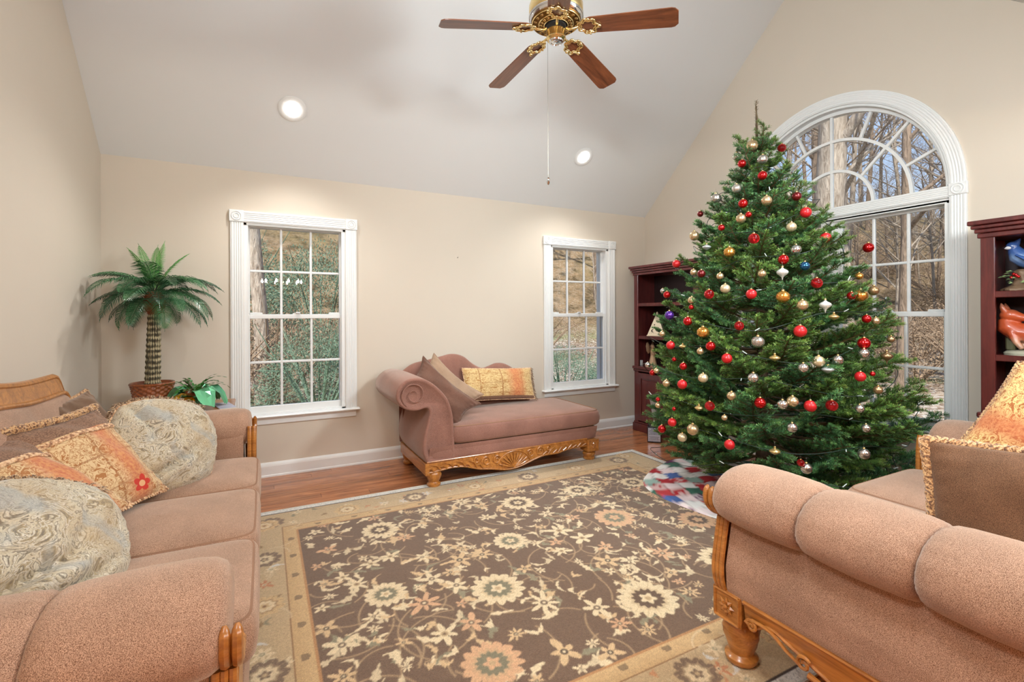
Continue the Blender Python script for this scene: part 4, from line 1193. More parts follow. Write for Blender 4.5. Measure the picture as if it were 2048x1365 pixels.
# ornaments: kind, x, y, z, radius (m), label
ORN = [
('champ', 3.108, 2.254, 2.499, 0.0393, 'champagne gold textured ball at the treetop'),
('redg', 3.269, 2.159, 2.477, 0.0285, 'glittery red ball at the treetop'),
('ribs', 3.112, 2.376, 2.461, 0.0295, 'silver ribbed ball at the treetop'),
('red', 3.017, 2.267, 2.362, 0.0283, 'shiny red ball at the treetop, the left one of two'),
('silvb', 3.066, 2.152, 2.364, 0.0345, 'banded silver ball at the treetop'),
('red', 3.001, 2.107, 2.233, 0.0304, 'shiny red ball at the treetop, the right one of two'),
('ribs', 2.903, 2.225, 2.162, 0.031, 'silver ribbed ball high on the tree'),
('silvb', 2.89, 2.378, 2.128, 0.0358, 'banded silver ball high on the tree'),
('red', 2.851, 2.139, 2.035, 0.0301, 'shiny red ball high on the tree, second from the left of three'),
('champ', 2.922, 2.024, 2.038, 0.0327, 'champagne gold textured ball high on the tree, third from the left of three'),
('wine', 3.071, 1.924, 2.059, 0.0292, 'dark wine red ball high on the tree, the right one of two'),
('redm', 3.072, 1.867, 1.944, 0.0335, 'matte red ball high on the tree, the left one of two'),
('wine', 2.929, 2.549, 2.053, 0.0225, 'dark wine red ball high on the tree, the left one of two'),
('champ', 2.803, 2.119, 1.927, 0.0313, 'champagne gold textured ball high on the tree, second from the left of three'),
('red', 2.829, 2.083, 1.949, 0.0197, 'shiny red ball high on the tree, third from the left of three'),
('red', 2.751, 2.225, 1.881, 0.0219, 'shiny red ball high on the tree, first from the left of three'),
('rib', 2.944, 1.877, 1.843, 0.0298, 'cream ribbed ball high on the tree'),
('champ', 2.776, 2.471, 1.865, 0.0343, 'champagne gold textured ball high on the tree, first from the left of three'),
('redg', 2.776, 2.009, 1.778, 0.0334, 'glittery red ball high on the tree'),
('saucs', 2.68, 2.284, 1.753, 0.0288, 'silver saucer shaped bauble above the middle of the tree'),
('gold', 2.683, 2.113, 1.699, 0.0356, 'large banded gold ball above the middle of the tree, the left one of two'),
('redm', 2.775, 2.64, 1.679, 0.0301, 'matte red ball above the middle of the tree'),
('champ', 2.609, 2.332, 1.584, 0.0221, 'champagne gold textured ball above the middle of the tree, first from the left of three'),
('wine', 2.606, 2.266, 1.569, 0.0267, 'dark wine red ball above the middle of the tree'),
('champ', 2.614, 2.127, 1.542, 0.0225, 'champagne gold textured ball above the middle of the tree, second from the left of three'),
('champ', 2.71, 1.908, 1.545, 0.0245, 'champagne gold textured ball above the middle of the tree, third from the left of three'),
('silver', 2.743, 2.747, 1.48, 0.0192, 'plain silver ball halfway up the tree'),
('red', 2.613, 2.577, 1.441, 0.0254, 'shiny red ball halfway up the tree, first from the left of five'),
('redg', 2.551, 2.159, 1.427, 0.0305, 'glittery red ball halfway up the tree, the left one of two'),
('rib', 2.591, 2.071, 1.459, 0.0299, 'cream ribbed ball halfway up the tree'),
('redm', 2.635, 1.925, 1.419, 0.0304, 'matte red ball halfway up the tree'),
('champ', 2.525, 2.274, 1.391, 0.0248, 'champagne gold textured ball halfway up the tree, first from the left of three'),
('red', 2.506, 2.261, 1.345, 0.0164, 'shiny red ball halfway up the tree, third from the left of five'),
('purple', 2.508, 2.452, 1.292, 0.0312, 'purple ball halfway up the tree'),
('red', 2.478, 2.265, 1.253, 0.0295, 'shiny red ball halfway up the tree, second from the left of five'),
('gold', 2.735, 1.794, 1.4, 0.0385, 'large banded gold ball halfway up the tree, the left one of two'),
('redm', 3.1, 1.763, 1.768, 0.0327, 'matte red ball high on the tree, the right one of two'),
('silver', 2.9, 1.821, 1.692, 0.0307, 'plain silver ball above the middle of the tree'),
('red', 2.824, 1.849, 1.63, 0.0306, 'shiny red ball above the middle of the tree, the left one of two'),
('blue', 2.898, 1.766, 1.586, 0.0272, 'blue ball above the middle of the tree'),
('fins', 2.78, 1.827, 1.547, 0.0332, 'silver drop shaped bauble above the middle of the tree'),
('red', 3.465, 1.709, 1.724, 0.0324, 'shiny red ball above the middle of the tree, the right one of two'),
('gold', 3.226, 1.641, 1.527, 0.0229, 'large banded gold ball above the middle of the tree, the right one of two'),
('redg', 2.909, 1.704, 1.48, 0.0311, 'glittery red ball above the middle of the tree'),
('champ', 2.795, 1.718, 1.349, 0.0322, 'champagne gold textured ball halfway up the tree, second from the left of three'),
('fins', 2.891, 1.646, 1.348, 0.0319, 'silver drop shaped bauble halfway up the tree'),
('gold', 3.146, 1.593, 1.405, 0.0387, 'large banded gold ball halfway up the tree, the right one of two'),
('red', 3.066, 1.6, 1.404, 0.0236, 'shiny red ball halfway up the tree, fourth from the left of five'),
('ribb', 3.316, 1.606, 1.439, 0.0307, 'bronze ribbed ball halfway up the tree'),
('saucg', 2.913, 1.612, 1.281, 0.0288, 'gold saucer shaped bauble halfway up the tree'),
('red', 3.122, 1.549, 1.268, 0.0248, 'shiny red ball halfway up the tree, fifth from the left of five'),
('gold', 2.467, 2.135, 1.185, 0.0378, 'large banded gold ball below the middle of the tree'),
('redg', 2.551, 1.945, 1.228, 0.0272, 'glittery red ball halfway up the tree, the right one of two'),
('champ', 2.472, 2.481, 1.164, 0.0208, 'champagne gold textured ball below the middle of the tree, second from the left of three'),
('redm', 2.431, 2.368, 1.092, 0.0285, 'matte red ball below the middle of the tree, first from the left of three'),
('saucg', 2.425, 2.259, 1.091, 0.0227, 'gold saucer shaped bauble below the middle of the tree, the left one of two'),
('red', 2.459, 2.072, 1.101, 0.0294, 'shiny red ball below the middle of the tree, third from the left of four'),
('champ', 2.436, 2.129, 1.067, 0.0219, 'champagne gold textured ball below the middle of the tree, third from the left of three'),
('redm', 2.469, 1.965, 1.034, 0.03, 'matte red ball below the middle of the tree, second from the left of three'),
('silvb', 2.577, 1.842, 1.136, 0.0367, 'banded silver ball below the middle of the tree'),
('red', 2.406, 2.313, 1.003, 0.0148, 'shiny red ball below the middle of the tree, first from the left of four'),
('red', 2.396, 2.228, 0.966, 0.024, 'shiny red ball below the middle of the tree, second from the left of four'),
('silver', 2.453, 2.604, 0.938, 0.0197, 'plain silver ball below the middle of the tree, first from the left of four'),
('red', 2.417, 2.521, 0.892, 0.0209, 'shiny red ball low on the tree, first from the left of five'),
('champ', 2.405, 2.471, 0.912, 0.0189, 'champagne gold textured ball below the middle of the tree, first from the left of three'),
('rib', 2.409, 2.086, 0.907, 0.0293, 'cream ribbed ball low on the tree'),
('silver', 2.526, 1.835, 0.929, 0.0305, 'plain silver ball low on the tree, first from the left of three'),
('champ', 2.376, 2.351, 0.843, 0.0248, 'champagne gold textured ball low on the tree, second from the left of five'),
('redm', 2.374, 2.217, 0.853, 0.0302, 'matte red ball low on the tree, first from the left of three'),
('champ', 2.449, 1.919, 0.818, 0.0265, 'champagne gold textured ball low on the tree, fourth from the left of five'),
('redg', 2.394, 2.026, 0.746, 0.0287, 'glittery red ball low on the tree, the left one of two'),
('saucg', 2.37, 2.084, 0.727, 0.026, 'gold saucer shaped bauble low on the tree'),
('red', 2.522, 1.791, 0.791, 0.0315, 'shiny red ball low on the tree, fourth from the left of five'),
('red', 2.362, 2.414, 0.728, 0.0151, 'shiny red ball low on the tree, second from the left of five'),
('champ', 2.362, 2.415, 0.688, 0.0185, 'champagne gold textured ball low on the tree, first from the left of five'),
('red', 2.351, 2.263, 0.692, 0.0129, 'shiny red ball low on the tree, third from the left of five'),
('saucg', 2.606, 1.759, 1.047, 0.0301, 'gold saucer shaped bauble below the middle of the tree, the right one of two'),
('redm', 2.734, 1.693, 1.199, 0.0345, 'matte red ball below the middle of the tree, third from the left of three'),
('champ', 3.191, 1.536, 1.256, 0.0221, 'champagne gold textured ball halfway up the tree, third from the left of three'),
('red', 3.031, 1.517, 1.13, 0.0328, 'shiny red ball below the middle of the tree, fourth from the left of four'),
('silver', 3.008, 1.506, 1.074, 0.0283, 'plain silver ball below the middle of the tree, fourth from the left of four'),
('ribb', 3.269, 1.495, 1.147, 0.0206, 'bronze ribbed ball below the middle of the tree'),
('finb', 3.167, 1.469, 1.053, 0.0316, 'bronze drop shaped bauble below the middle of the tree'),
('silver', 2.689, 1.649, 0.996, 0.0281, 'plain silver ball below the middle of the tree, second from the left of four'),
('rib', 2.764, 1.61, 1.032, 0.0323, 'cream ribbed ball below the middle of the tree'),
('saucs', 2.788, 1.575, 0.989, 0.0321, 'silver saucer shaped bauble below the middle of the tree'),
('silver', 2.848, 1.555, 1.041, 0.0266, 'plain silver ball below the middle of the tree, third from the left of four'),
('redm', 2.946, 1.493, 0.949, 0.0279, 'matte red ball low on the tree, third from the left of three'),
('red', 3.028, 1.473, 0.961, 0.014, 'shiny red ball low on the tree, fifth from the left of five'),
('ribb', 3.033, 1.449, 0.874, 0.0237, 'bronze ribbed ball low on the tree'),
('silver', 2.586, 1.702, 0.791, 0.0281, 'plain silver ball low on the tree, second from the left of three'),
('champ', 2.626, 1.67, 0.81, 0.0308, 'champagne gold textured ball low on the tree, fifth from the left of five'),
('redm', 2.683, 1.607, 0.79, 0.0318, 'matte red ball low on the tree, second from the left of three'),
('redg', 2.776, 1.548, 0.794, 0.0303, 'glittery red ball low on the tree, the right one of two'),
('silver', 2.899, 1.473, 0.779, 0.0233, 'plain silver ball low on the tree, third from the left of three'),
('redm', 2.347, 2.276, 0.603, 0.0274, 'matte red ball near the bottom of the tree, the left one of two'),
('champ', 2.361, 2.123, 0.588, 0.0355, 'champagne gold textured ball near the bottom of the tree'),
('rib', 2.35, 2.196, 0.524, 0.0284, 'cream ribbed ball near the bottom of the tree'),
('red', 2.356, 2.373, 0.539, 0.0266, 'shiny red ball near the bottom of the tree'),
('redm', 2.429, 1.918, 0.535, 0.0293, 'matte red ball near the bottom of the tree, the right one of two'),
('saucg', 2.548, 1.722, 0.53, 0.0295, 'gold saucer shaped bauble near the bottom of the tree'),
('champ', 2.421, 1.945, 0.689, 0.0177, 'champagne gold textured ball low on the tree, third from the left of five'),
('silver', 2.604, 1.659, 0.669, 0.0278, 'plain silver ball near the bottom of the tree, first from the left of four'),
('silver', 2.917, 1.452, 0.674, 0.0233, 'plain silver ball near the bottom of the tree, fourth from the left of four'),
('silver', 2.907, 1.457, 0.535, 0.0301, 'plain silver ball near the bottom of the tree, third from the left of four'),
('redg', 2.635, 1.632, 0.477, 0.0194, 'glittery red ball near the bottom of the tree'),
('silver', 2.672, 1.624, 0.444, 0.0306, 'plain silver ball near the bottom of the tree, second from the left of four'),
]
# ------------------------------------------------------------------ ornaments (hung on the tree, each a thing of its own)
def shiny(name, col, rough=.16, metal=.9, glit=False, stripes=None):
    t = NT(name); c_ = col
    if stripes is not None:
        v = t.co(); f = t.noise(v, 55, 2, .5, 1.0); c_ = t.ramp(f, [(.44, col), (.52, stripes)])
    t.set(Base_Color=c_, Roughness=rough, Metallic=metal, Coat_Weight=.4, Coat_Roughness=.08)
    if glit: t.bump(t.vor(t.co(), 260), .8, .004)
    return t.m
OM = dict(red=shiny('red_shiny', lin(196, 16, 22), .14, .75), redm=shiny('red_matte', lin(206, 30, 36), .42, .35), redg=shiny('red_glitter', lin(190, 14, 20), .3, .8, True), wine=shiny('wine_red', lin(110, 18, 22), .3, .6),
          champ=shiny('champagne', lin(226, 204, 168), .26, .8, False, lin(200, 168, 120)), ribs=shiny('rib_silver', lin(206, 200, 188), .25, .8), rib=shiny('rib_cream', lin(226, 206, 168), .3, .65),
          ribb=shiny('rib_bronze', lin(176, 144, 104), .3, .8), silvb=shiny('banded_silver', lin(220, 216, 208), .22, .85, False, lin(170, 160, 150)), saucs=shiny('pearl_silver', lin(196, 200, 200), .34, .6),
          saucg=shiny('satin_gold', lin(216, 184, 122), .3, .8), gold=shiny('gold_leaf', lin(232, 178, 92), .2, .85, False, lin(204, 136, 54)), silver=shiny('silver_mirror', lin(222, 220, 218), .12, .95),
          purple=shiny('purple_shiny', lin(96, 52, 160), .15, .7), blue=shiny('blue_shiny', lin(40, 96, 140), .15, .8), fins=shiny('white_pearl', lin(226, 224, 218), .3, .4), finb=shiny('bronze', lin(166, 136, 98), .28, .85))
M_cap = shiny('ornament_cap', lin(226, 190, 120), .25, .95); M_hook = plain('hook_wire', lin(150, 150, 140), .4, metal=.8)
def orn_mesh(kind):
    mb = MB(); n = 28
    if kind in ('rib', 'ribs', 'ribb'):
        mb.lathe([(math.sin(PI*k/16)+1e-5, -math.cos(PI*k/16)*.97) for k in range(17)], 48, fn=lambda a, z: 1+.045*abs(math.cos(8*a))-.03, cap=False)
    elif kind in ('saucs', 'saucg'):
        mb.lathe([(1e-5, -.72), (.06, -.66), (.20, -.60), (.55, -.42), (.88, -.16), (1, 0), (.93, .14), (.6, .36), (.3, .50), (.16, .6), (.12, .72), (1e-5, .74)], 32, cap=False)
    elif kind in ('fins', 'finb'):
        mb.lathe([(1e-5, -1.45), (.05, -1.3), (.10, -1.05), (.2, -.8), (.5, -.52), (.86, -.24), (1, .05), (.93, .3), (.66, .52), (.34, .68), (.18, .84), (.13, 1.0), (1e-5, 1.02)], 32, cap=False)
    elif kind in ('gold', 'silvb'):
        pr = []
        for k in range(25):
            a = PI*k/24; z = -math.cos(a); g = 1.0
            if abs(z-.35) < .06 or abs(z+.35) < .06: g = 1.035
            if abs(z) < .04: g = .975
            pr.append((math.sin(a)*g+1e-5, z*.92))
        mb.lathe(pr, 32, cap=False)
    else:
        mb.lathe([(math.sin(PI*k/14)+1e-5, -math.cos(PI*k/14)) for k in range(15)], n, cap=False)
    top = {'saucs': .74, 'saucg': .74, 'fins': 1.02, 'finb': 1.02, 'gold': .92, 'silvb': .92}.get(kind, .97)
    return mb, top
OMESH = {}; mbc = MB(); mbc.lathe([(.22, -.04), (.24, 0), (.23, .16), (.17, .21), (.06, .22)], 14); ME_CAP = mbc.mesh('cap'); ME_CAP.materials.append(M_cap)
mbh = MB(); mbh.tube([(.0, 0, .2), (.05, 0, .32), (0, 0, .42), (-.05, 0, .32), (.0, 0, .22)], .022, 5); mbh.tube([(0, 0, .42), (.01, 0, .7), (.05, 0, .95), (.12, 0, .98)], .018, 4); ME_HOOK = mbh.mesh('hook'); ME_HOOK.materials.append(M_hook)
ONAME = {'rib': 'ribbed_bauble', 'ribs': 'ribbed_bauble', 'ribb': 'ribbed_bauble', 'saucs': 'saucer_bauble', 'saucg': 'saucer_bauble', 'fins': 'drop_bauble', 'finb': 'drop_bauble'}
for (k, x, y, z, r, lab) in ORN:
    if k not in OMESH:
        mb, top = orn_mesh(k); me = mb.mesh('ball'); me.materials.append(OM[k]); OMESH[k] = (me, top)
    me, top = OMESH[k]
    v = Vector((x-TX, y-TY, 0)); v = v.normalized()*.012 if v.length > 0 else v
    root = T(ONAME.get(k, 'ball_ornament'), lab, 'ornament', (x+v.x, y+v.y, z), rnd.uniform(0, 6.28), 'ornaments on the Christmas tree')
    tilt = (rnd.uniform(-.15, .15), rnd.uniform(-.15, .15), 0)
    for nm, m_, dz in (('ball', me, 0), ('cap', ME_CAP, top*r-.02*r), ('hook', ME_HOOK, top*r-.02*r)):
        o = bpy.data.objects.new(nm, m_); COL.objects.link(o); o.parent = root; o.scale = (r, r, r); o.location = (0, 0, dz)
        if nm == 'ball': o.rotation_euler = (0, 0, rnd.uniform(0, 6.28))
# ------------------------------------------------------------------ string of lights
mb = MB(); bl = MB(); pts = []
NN = 640
for i in range(NN):
    t = i/(NN-1); z = .22+2.2*t; a = 2*PI*11.5*t+.4; rr = tree_R(z)*(.93+.06*math.sin(a*3.3))
    dz = .05*math.sin(a*2.1)+.03*math.sin(a*5.3+1)
    x = TX+rr*math.cos(a); x = min(x, XR-.05)
    pts.append((x, TY+rr*math.sin(a), max(.1, z+dz)))
mb.tube(pts, .0022, 5)
ls = O('light_string', mb, plain('light_wire', lin(30, 46, 38), .5), fix=False); tag(ls, 'dark green string of small unlit lights wound around the Christmas tree', 'string lights')
for i in range(6, NN, 7):
    p = Vector(pts[i]); d = Vector((rnd.uniform(-1, 1), rnd.uniform(-1, 1), rnd.uniform(-.2, 1))).normalized()
    bl.tube([p, p+d*.012], .003, 5); bl.tube([p+d*.012, p+d*.026, p+d*.031], [.0032, .003, .0008], 5)
O('bulb', bl, plain('clear_bulb', lin(210, 220, 215), .15), ls, fix=False, kind='stuff')
# loose wire trailing below the low boughs on the window side
mb = MB()
for q in (0, 1, 2):
    mb.tube([Vector((3.55+.05*q, 1.72-.04*q, .30)) + Vector((.10*t+.01*math.sin(5*t+q), -.12*t, -.16*math.sin(PI*t*.9)+.02*math.sin(9*t+q))) for t in np.linspace(-1.2, 1.3, 24)], .003, 5)
O('loose_wire', mb, bpy.data.materials['light_wire'], ls)
# ================================================================== bookcases against the right wall
M_mahog = wood('mahogany', lin(58, 20, 22), lin(108, 44, 40), 1.0, 2, .3, .3)
M_mahin = plain('dark_shelf_back', lin(40, 16, 16), .5, .15, 8)
def bookcase(label, y1, w, rz=0):
    """front faces -X; y1 = end nearest the back wall"""
    xf, xb, y0 = 3.72, XR-.022, y1-w
    root = T('bookcase', label, 'bookcase', ((xf+xb)/2, (y0+y1)/2, 0))
    def part(n, f, mat=M_mahog, par=None, **k):
        mb = MB(); f(mb); return O(n, mb, mat, par or root, world=True, smooth=False, **k)
    for a in (y0, y1-.02): part('side_panel', lambda mb: mb.box(xf+.012, a, .0, xb, a+.02, 1.755, .002))
    part('back_panel', lambda mb: mb.box(xb-.012, y0+.02, .08, xb-.004, y1-.02, 1.75), M_mahin)
    for a in (y0, y1-.062): part('face_stile', lambda mb: mb.box(xf-.004, a, .10, xf+.018, a+.062, 1.755, .003))
    def crown(mb):
        for k, (d, z0, z1) in enumerate(((.012, 1.735, 1.762), (.022, 1.764, 1.786), (.034, 1.788, 1.808), (.046, 1.810, 1.836))):
            mb.box(xf-d, y0-d, z0, xb, y1+d, z1, .004)
    part('crown_moulding', crown)
    for z in (1.424, 1.060): part('shelf', lambda mb: mb.box(xf+.004, y0+.02, z-.036, xb-.014, y1-.02, z, .003))
    part('counter_ledge', lambda mb: (mb.box(xf-.026, y0-.014, .690, xb, y1+.014, .722, .006), mb.box(xf-.014, y0-.008, .664, xb, y1+.008, .690, .005)))
    part('plinth', lambda mb: (mb.box(xf-.022, y0-.012, 0, xb, y1+.012, .085, .004), mb.box(xf-.012, y0-.006, .085, xb, y1+.006, .105, .006)))
    part('bottom_panel', lambda mb: mb.box(xf+.01, y0+.02, .09, xb-.014, y1-.02, .11))
    m_ = (y0+y1)/2
    for a, b, sg in ((y0+.055, m_-.003, 1), (m_+.003, y1-.055, -1)):
        def door(mb):
            st = .062
            mb.box(xf-.016, a, .118, xf+.004, a+st, .650, .003); mb.box(xf-.016, b-st, .118, xf+.004, b, .650, .003)
            mb.box(xf-.015, a+st-.001, .118, xf+.004, b-st+.001, .118+st, .003); mb.box(xf-.015, a+st-.001, .650-st, xf+.004, b-st+.001, .650, .003)
            mb.box(xf-.012, a+st+.014, .118+st+.014, xf+.002, b-st-.014, .650-st-.014, .010); mb.box(xf-.004, a+st-.002, .118+st-.002, xf+.003, b-st+.002, .65-st+.002)
        d = part('door', door)
        yk = b-.03 if sg > 0 else a+.03
        mb = MB(); mb.lathe([(.006, 0), (.006, .012), (.013, .016), (.014, .024), (.008, .029), (.0005, .03)], 16); mb.xf(Matrix.Translation((xf-.016, yk, .45)) @ Matrix.Rotation(-PI/2, 4, 'Y'))
        O('knob', mb, M_cap, d, world=True)
    return root
bookcase('dark mahogany bookcase in the far corner behind the Christmas tree', 4.185, .90)
bookcase('reddish mahogany bookcase beside the arched window holding the bird and the fox', 1.235, .90)

# ------------------------------------------------------------------ things on the shelves
def remesh(name, mb, mat, parent, voxel, smooth_it=6, world=True):
    o = O(name, mb, mat, parent, world=world, fix=False)
    m1 = o.modifiers.new('r', 'REMESH'); m1.mode = 'VOXEL'; m1.voxel_size = voxel
    m2 = o.modifiers.new('s', 'SMOOTH'); m2.iterations = smooth_it; m2.factor = .5
    dg = bpy.context.evaluated_depsgraph_get(); dg.update(); me = bpy.data.meshes.new_from_object(o.evaluated_get(dg)); me.name = name
    o.modifiers.clear(); o.data = me
    me.polygons.foreach_set('use_smooth', np.ones(len(me.polygons), dtype=bool))
    if not me.materials: me.materials.append(mat)
    return o
def ball(mb, c_, r, n=14, sq=(1, 1, 1)):
    a = len(mb.v); mb.lathe([(math.sin(PI*k/10)+1e-4, -math.cos(PI*k/10)) for k in range(11)], n)
    mb.xf(Matrix.Translation(c_) @ Matrix.Diagonal((r*sq[0], r*sq[1], r*sq[2], 1)), a)
M_cream = plain('cream_ceramic', lin(226, 208, 176), .5, .08, 20); M_hole = plain('lantern_hole', lin(60, 44, 30), .8)
M_tan = plain('carved_resin', lin(196, 158, 122), .7, .16, 40)
# pyramid lantern pierced with a moon and stars
lx, ly, lz = 3.85, 3.965, 1.060
la = T('pyramid_lantern', 'cream pyramid lantern pierced with a moon and stars on the bookcase shelf', 'lantern', (lx, ly, lz), .62)
mb = MB(); hb = .090; mb.add([(-hb, -hb, .012), (hb, -hb, .012), (hb, hb, .012), (-hb, hb, .012), (-.008, -.008, .245), (.008, -.008, .245), (.008, .008, .245), (-.008, .008, .245)], [(0, 1, 5, 4), (1, 2, 6, 5), (2, 3, 7, 6), (3, 0, 4, 7), (4, 5, 6, 7), (3, 2, 1, 0)])
mb.box(-hb-.006, -hb-.006, 0, hb+.006, hb+.006, .014, .004); mb.lathe([(.009, .243), (.011, .252), (.006, .262), (.0005, .268)], 12)
O('lantern_body', mb, M_cream, la, smooth=False)
mb = MB()
for q in range(4):
    a = len(mb.v); sl = math.atan2(hb-.008, .233)
    def star(u, v, r, n=5):
        p = []
        for k in range(2*n):
            rr = r if k % 2 == 0 else r*.42; an = PI*k/n+PI/2; p.append((u+rr*math.cos(an), 0, v+rr*math.sin(an)))
        mb.add(p+[(u, 0, v)], [(k, (k+1) % (2*n), 2*n) for k in range(2*n)])
    star(-.02, .12, .010); star(.024, .085, .010); star(.0, .165, .008); star(.035, .045, .011); star(-.045, .085, .008); star(.004, .05, .008)
    mo = [(-.032+.019*math.cos(t), 0, .05+.019*math.sin(t)) for t in np.linspace(.7, 2*PI-.7, 14)] + [(-.024+.014*math.cos(t), 0, .05+.014*math.sin(t)) for t in np.linspace(2*PI-.9, .9, 14)]
    mb.add(mo, [(k, k+1, 26-k, 27-k) for k in range(13)])
    for k in range(7): star(-.066+.022*k, .022, .0045, 3)
    M4 = Matrix.Rotation(q*PI/2, 4, 'Z') @ Matrix.Translation((0, -hb-.0012, .012)) @ Matrix.Rotation(-sl, 4, 'X'); mb.xf(M4, a)
O('cutouts', mb, M_hole, la, smooth=False)
# angel figurine with big rounded wings
an_ = T('angel_figurine', 'small carved angel figurine with broad round wings on the bookcase ledge', 'figurine', (3.84, 4.025, .722), .35)
mb = MB(); mb.lathe([(.045, 0), (.043, .02), (.034, .07), (.024, .12), (.026, .15), (.030, .168), (.018, .185), (.012, .195)], 24, fn=lambda a, z: 1+.06*math.sin(9*a)*(1 if z < .12 else 0)); ball(mb, (0, 0, .215), .022); ball(mb, (0, .003, .222), .024, sq=(1, 1, .8))
mb.tube([(-.028, 0, .165), (-.03, -.022, .14), (-.006, -.036, .135)], [.009, .008, .006], 8); mb.tube([(.028, 0, .165), (.03, -.022, .14), (.006, -.036, .135)], [.009, .008, .006], 8)
remesh('body', mb, M_tan, an_, .004, 3, world=False)
for s_ in (-1, 1):
    mb = MB()
    def wing(u, v):
        a = 2*PI*u; r = 1-.12*abs(math.sin(4*a)); f = math.sin(PI*v) if False else 1
        x = .052*math.cos(a)*v*r; z = .066*math.sin(a)*v*r
        return (s_*(.052+x), .018+.012*v*v, .205+z+.02*math.cos(a)*v)
    mb.grid(wing, 32, 6, cu=True); b_ = len(mb.v)
    mb.grid(lambda u, v: tuple(np.array(wing(u, v))+np.array((0, .007*(1-v), 0))), 32, 6, cu=True, flip=True)
    O('wing', mb, M_tan, an_)
cb = MB(); cb.box(3.775, 4.138, .7225, 3.80, 4.158, .782, .002); o = O('candle_box', cb, plain('white_card', lin(226, 224, 220), .6), smooth=False); tag(o, 'tiny upright white box at the left end of the bookcase ledge', 'box')

# trophy on the floor
tp = T('trophy', 'trophy with silver lettered plate on its dark base, on the floor by the bookcase', 'trophy', (3.548, 3.70, .001), -.78)
M_black = plain('black_lacquer', lin(30, 26, 34), .25, .1, 5); M_plate = plain('silver_plate', lin(196, 204, 220), .25, .03, 6, metal=.5)
mb = MB(); mb.box(-.068, -.066, .0, .068, .066, .155, .004); O('base', mb, M_black, tp, smooth=False)
mb = MB(); mb.box(-.060, -.0685, .012, .060, -.0655, .146, .001); pt = O('plate', mb, M_plate, tp, smooth=False)
mb = MB()
for k in range(9):
    z = .134-.0125*k; hw_ = [.03, .046, .05, .04, .052, .03, .048, .044, .05][k]
    if k == 5: continue
    x = -hw_
    while x < hw_-.004:
        L = rnd.uniform(.006, .016); mb.box(x, -.0692, z-.0024, min(hw_, x+L), -.0684, z+.0024); x += L+.003
mb.box(-.056, -.0692, .0165, .056, -.0684, .0195)
O('engraved_lines', mb, plain('engraving', lin(46, 48, 60), .5), pt, smooth=False)
M_silv = shiny('trophy_silver', lin(214, 214, 216), .18, .95)
def glass_body():
    t = NT('frosted_crystal'); t.set(Base_Color=lin(224, 222, 214), Roughness=.2, Transmission_Weight=.55, IOR=1.45, Specular_IOR_Level=.6); return t.m
mb = MB(); mb.lathe([(.032, .155), (.036, .16), (.034, .17), (.02, .185), (.012, .2), (.011, .235)], 24); O('stem', mb, M_silv, tp)
mb = MB(); mb.lathe([(.011, .235), (.02, .25), (.024, .29), (.03, .34), (.042, .40), (.056, .45), (.052, .45), (.038, .40), (.026, .34), (.02, .29), (.001, .25)], 28, fn=lambda a, z: 1+.07*math.sin(6*a+z*26)); O('crystal_cup', mb, glass_body(), tp)

# bluebird figurine on a holly stump
def col_mat(name, stops_z, rough=.35, noise=24):
    t = NT(name); s = t.sep(t.co('Generated')); n = t.noise(t.co(), noise, 3)
    f = t.math('ADD', s[2], t.math('MULTIPLY', t.math('SUBTRACT', n, .5), .22)); t.set(Base_Color=t.ramp(f, stops_z), Roughness=rough, Coat_Weight=.4); return t.m
bx, by, bz = 3.85, 1.10, 1.424
br = T('bird_figurine', 'blue bird figurine perched on a leafy stump with red berries', 'figurine', (bx, by, bz))
mb = MB(); mb.lathe([(.085, 0), (.088, .012), (.07, .022), (.045, .035), (.03, .07), (.034, .11), (.02, .125)], 24, (bx, by, bz), fn=lambda a, z: 1+.12*math.sin(5*a+z*40)); remesh('stump', mb, plain('stump_ceramic', lin(120, 96, 74), .5, .25, 40), br, .005, 2)
mb = MB()
for k in range(46):
    a = rnd.uniform(0, 6.28); r = rnd.uniform(.035, .075); z = rnd.uniform(.045, .125); p = Vector((bx+r*math.cos(a), by+r*math.sin(a), bz+z)); d = Vector((math.cos(a), math.sin(a), rnd.uniform(-.4, .3))).normalized(); s_ = d.cross(Vector((0, 0, 1))).normalized()
    L = .026; mb.add([p, p+d*L*.5+s_*.011, p+d*L, p+d*L*.5-s_*.011, p+d*L*.5+Vector((0, 0, .006))], [(0, 1, 4), (1, 2, 4), (2, 3, 4), (3, 0, 4)])
O('holly_leaves', mb, plain('holly_glaze', lin(150, 176, 120), .35, .25, 30), br, world=True, fix=False, kind='stuff')
for k in range(6):
    mb = MB(); ball(mb, (bx-.065+rnd.uniform(-.008, .008), by+rnd.uniform(-.008, .03), bz+.085+rnd.uniform(-.018, .014)), .0085, 10); O('berry', mb, bpy.data.materials['red_shiny'], br, world=True)
mb = MB()
mb.tube([(bx, by-.10, bz+.10), (bx, by-.06, bz+.135), (bx, by-.02, bz+.17), (bx-.005, by+.012, bz+.20), (bx-.01, by+.025, bz+.235), (bx-.012, by+.030, bz+.252)], [.008, .026, .043, .045, .032, .024], 14)
ball(mb, (bx-.014, by+.034, bz+.258), .029); mb.tube([(bx-.012, by+.018, bz+.275), (bx-.01, by+.002, bz+.302)], [.017, .004], 10)
mb.tube([(bx, by-.08, bz+.115), (bx+.002, by-.13, bz+.075), (bx+.004, by-.17, bz+.05)], [.018, .015, .009], 10, flat=.5)
remesh('body', mb, col_mat('bluebird_glaze', [(0, lin(30, 52, 92)), (.35, lin(58, 92, 150)), (.55, lin(120, 150, 190)), (.66, lin(62, 96, 156)), (1, lin(40, 66, 120))]), br, .004, 3)
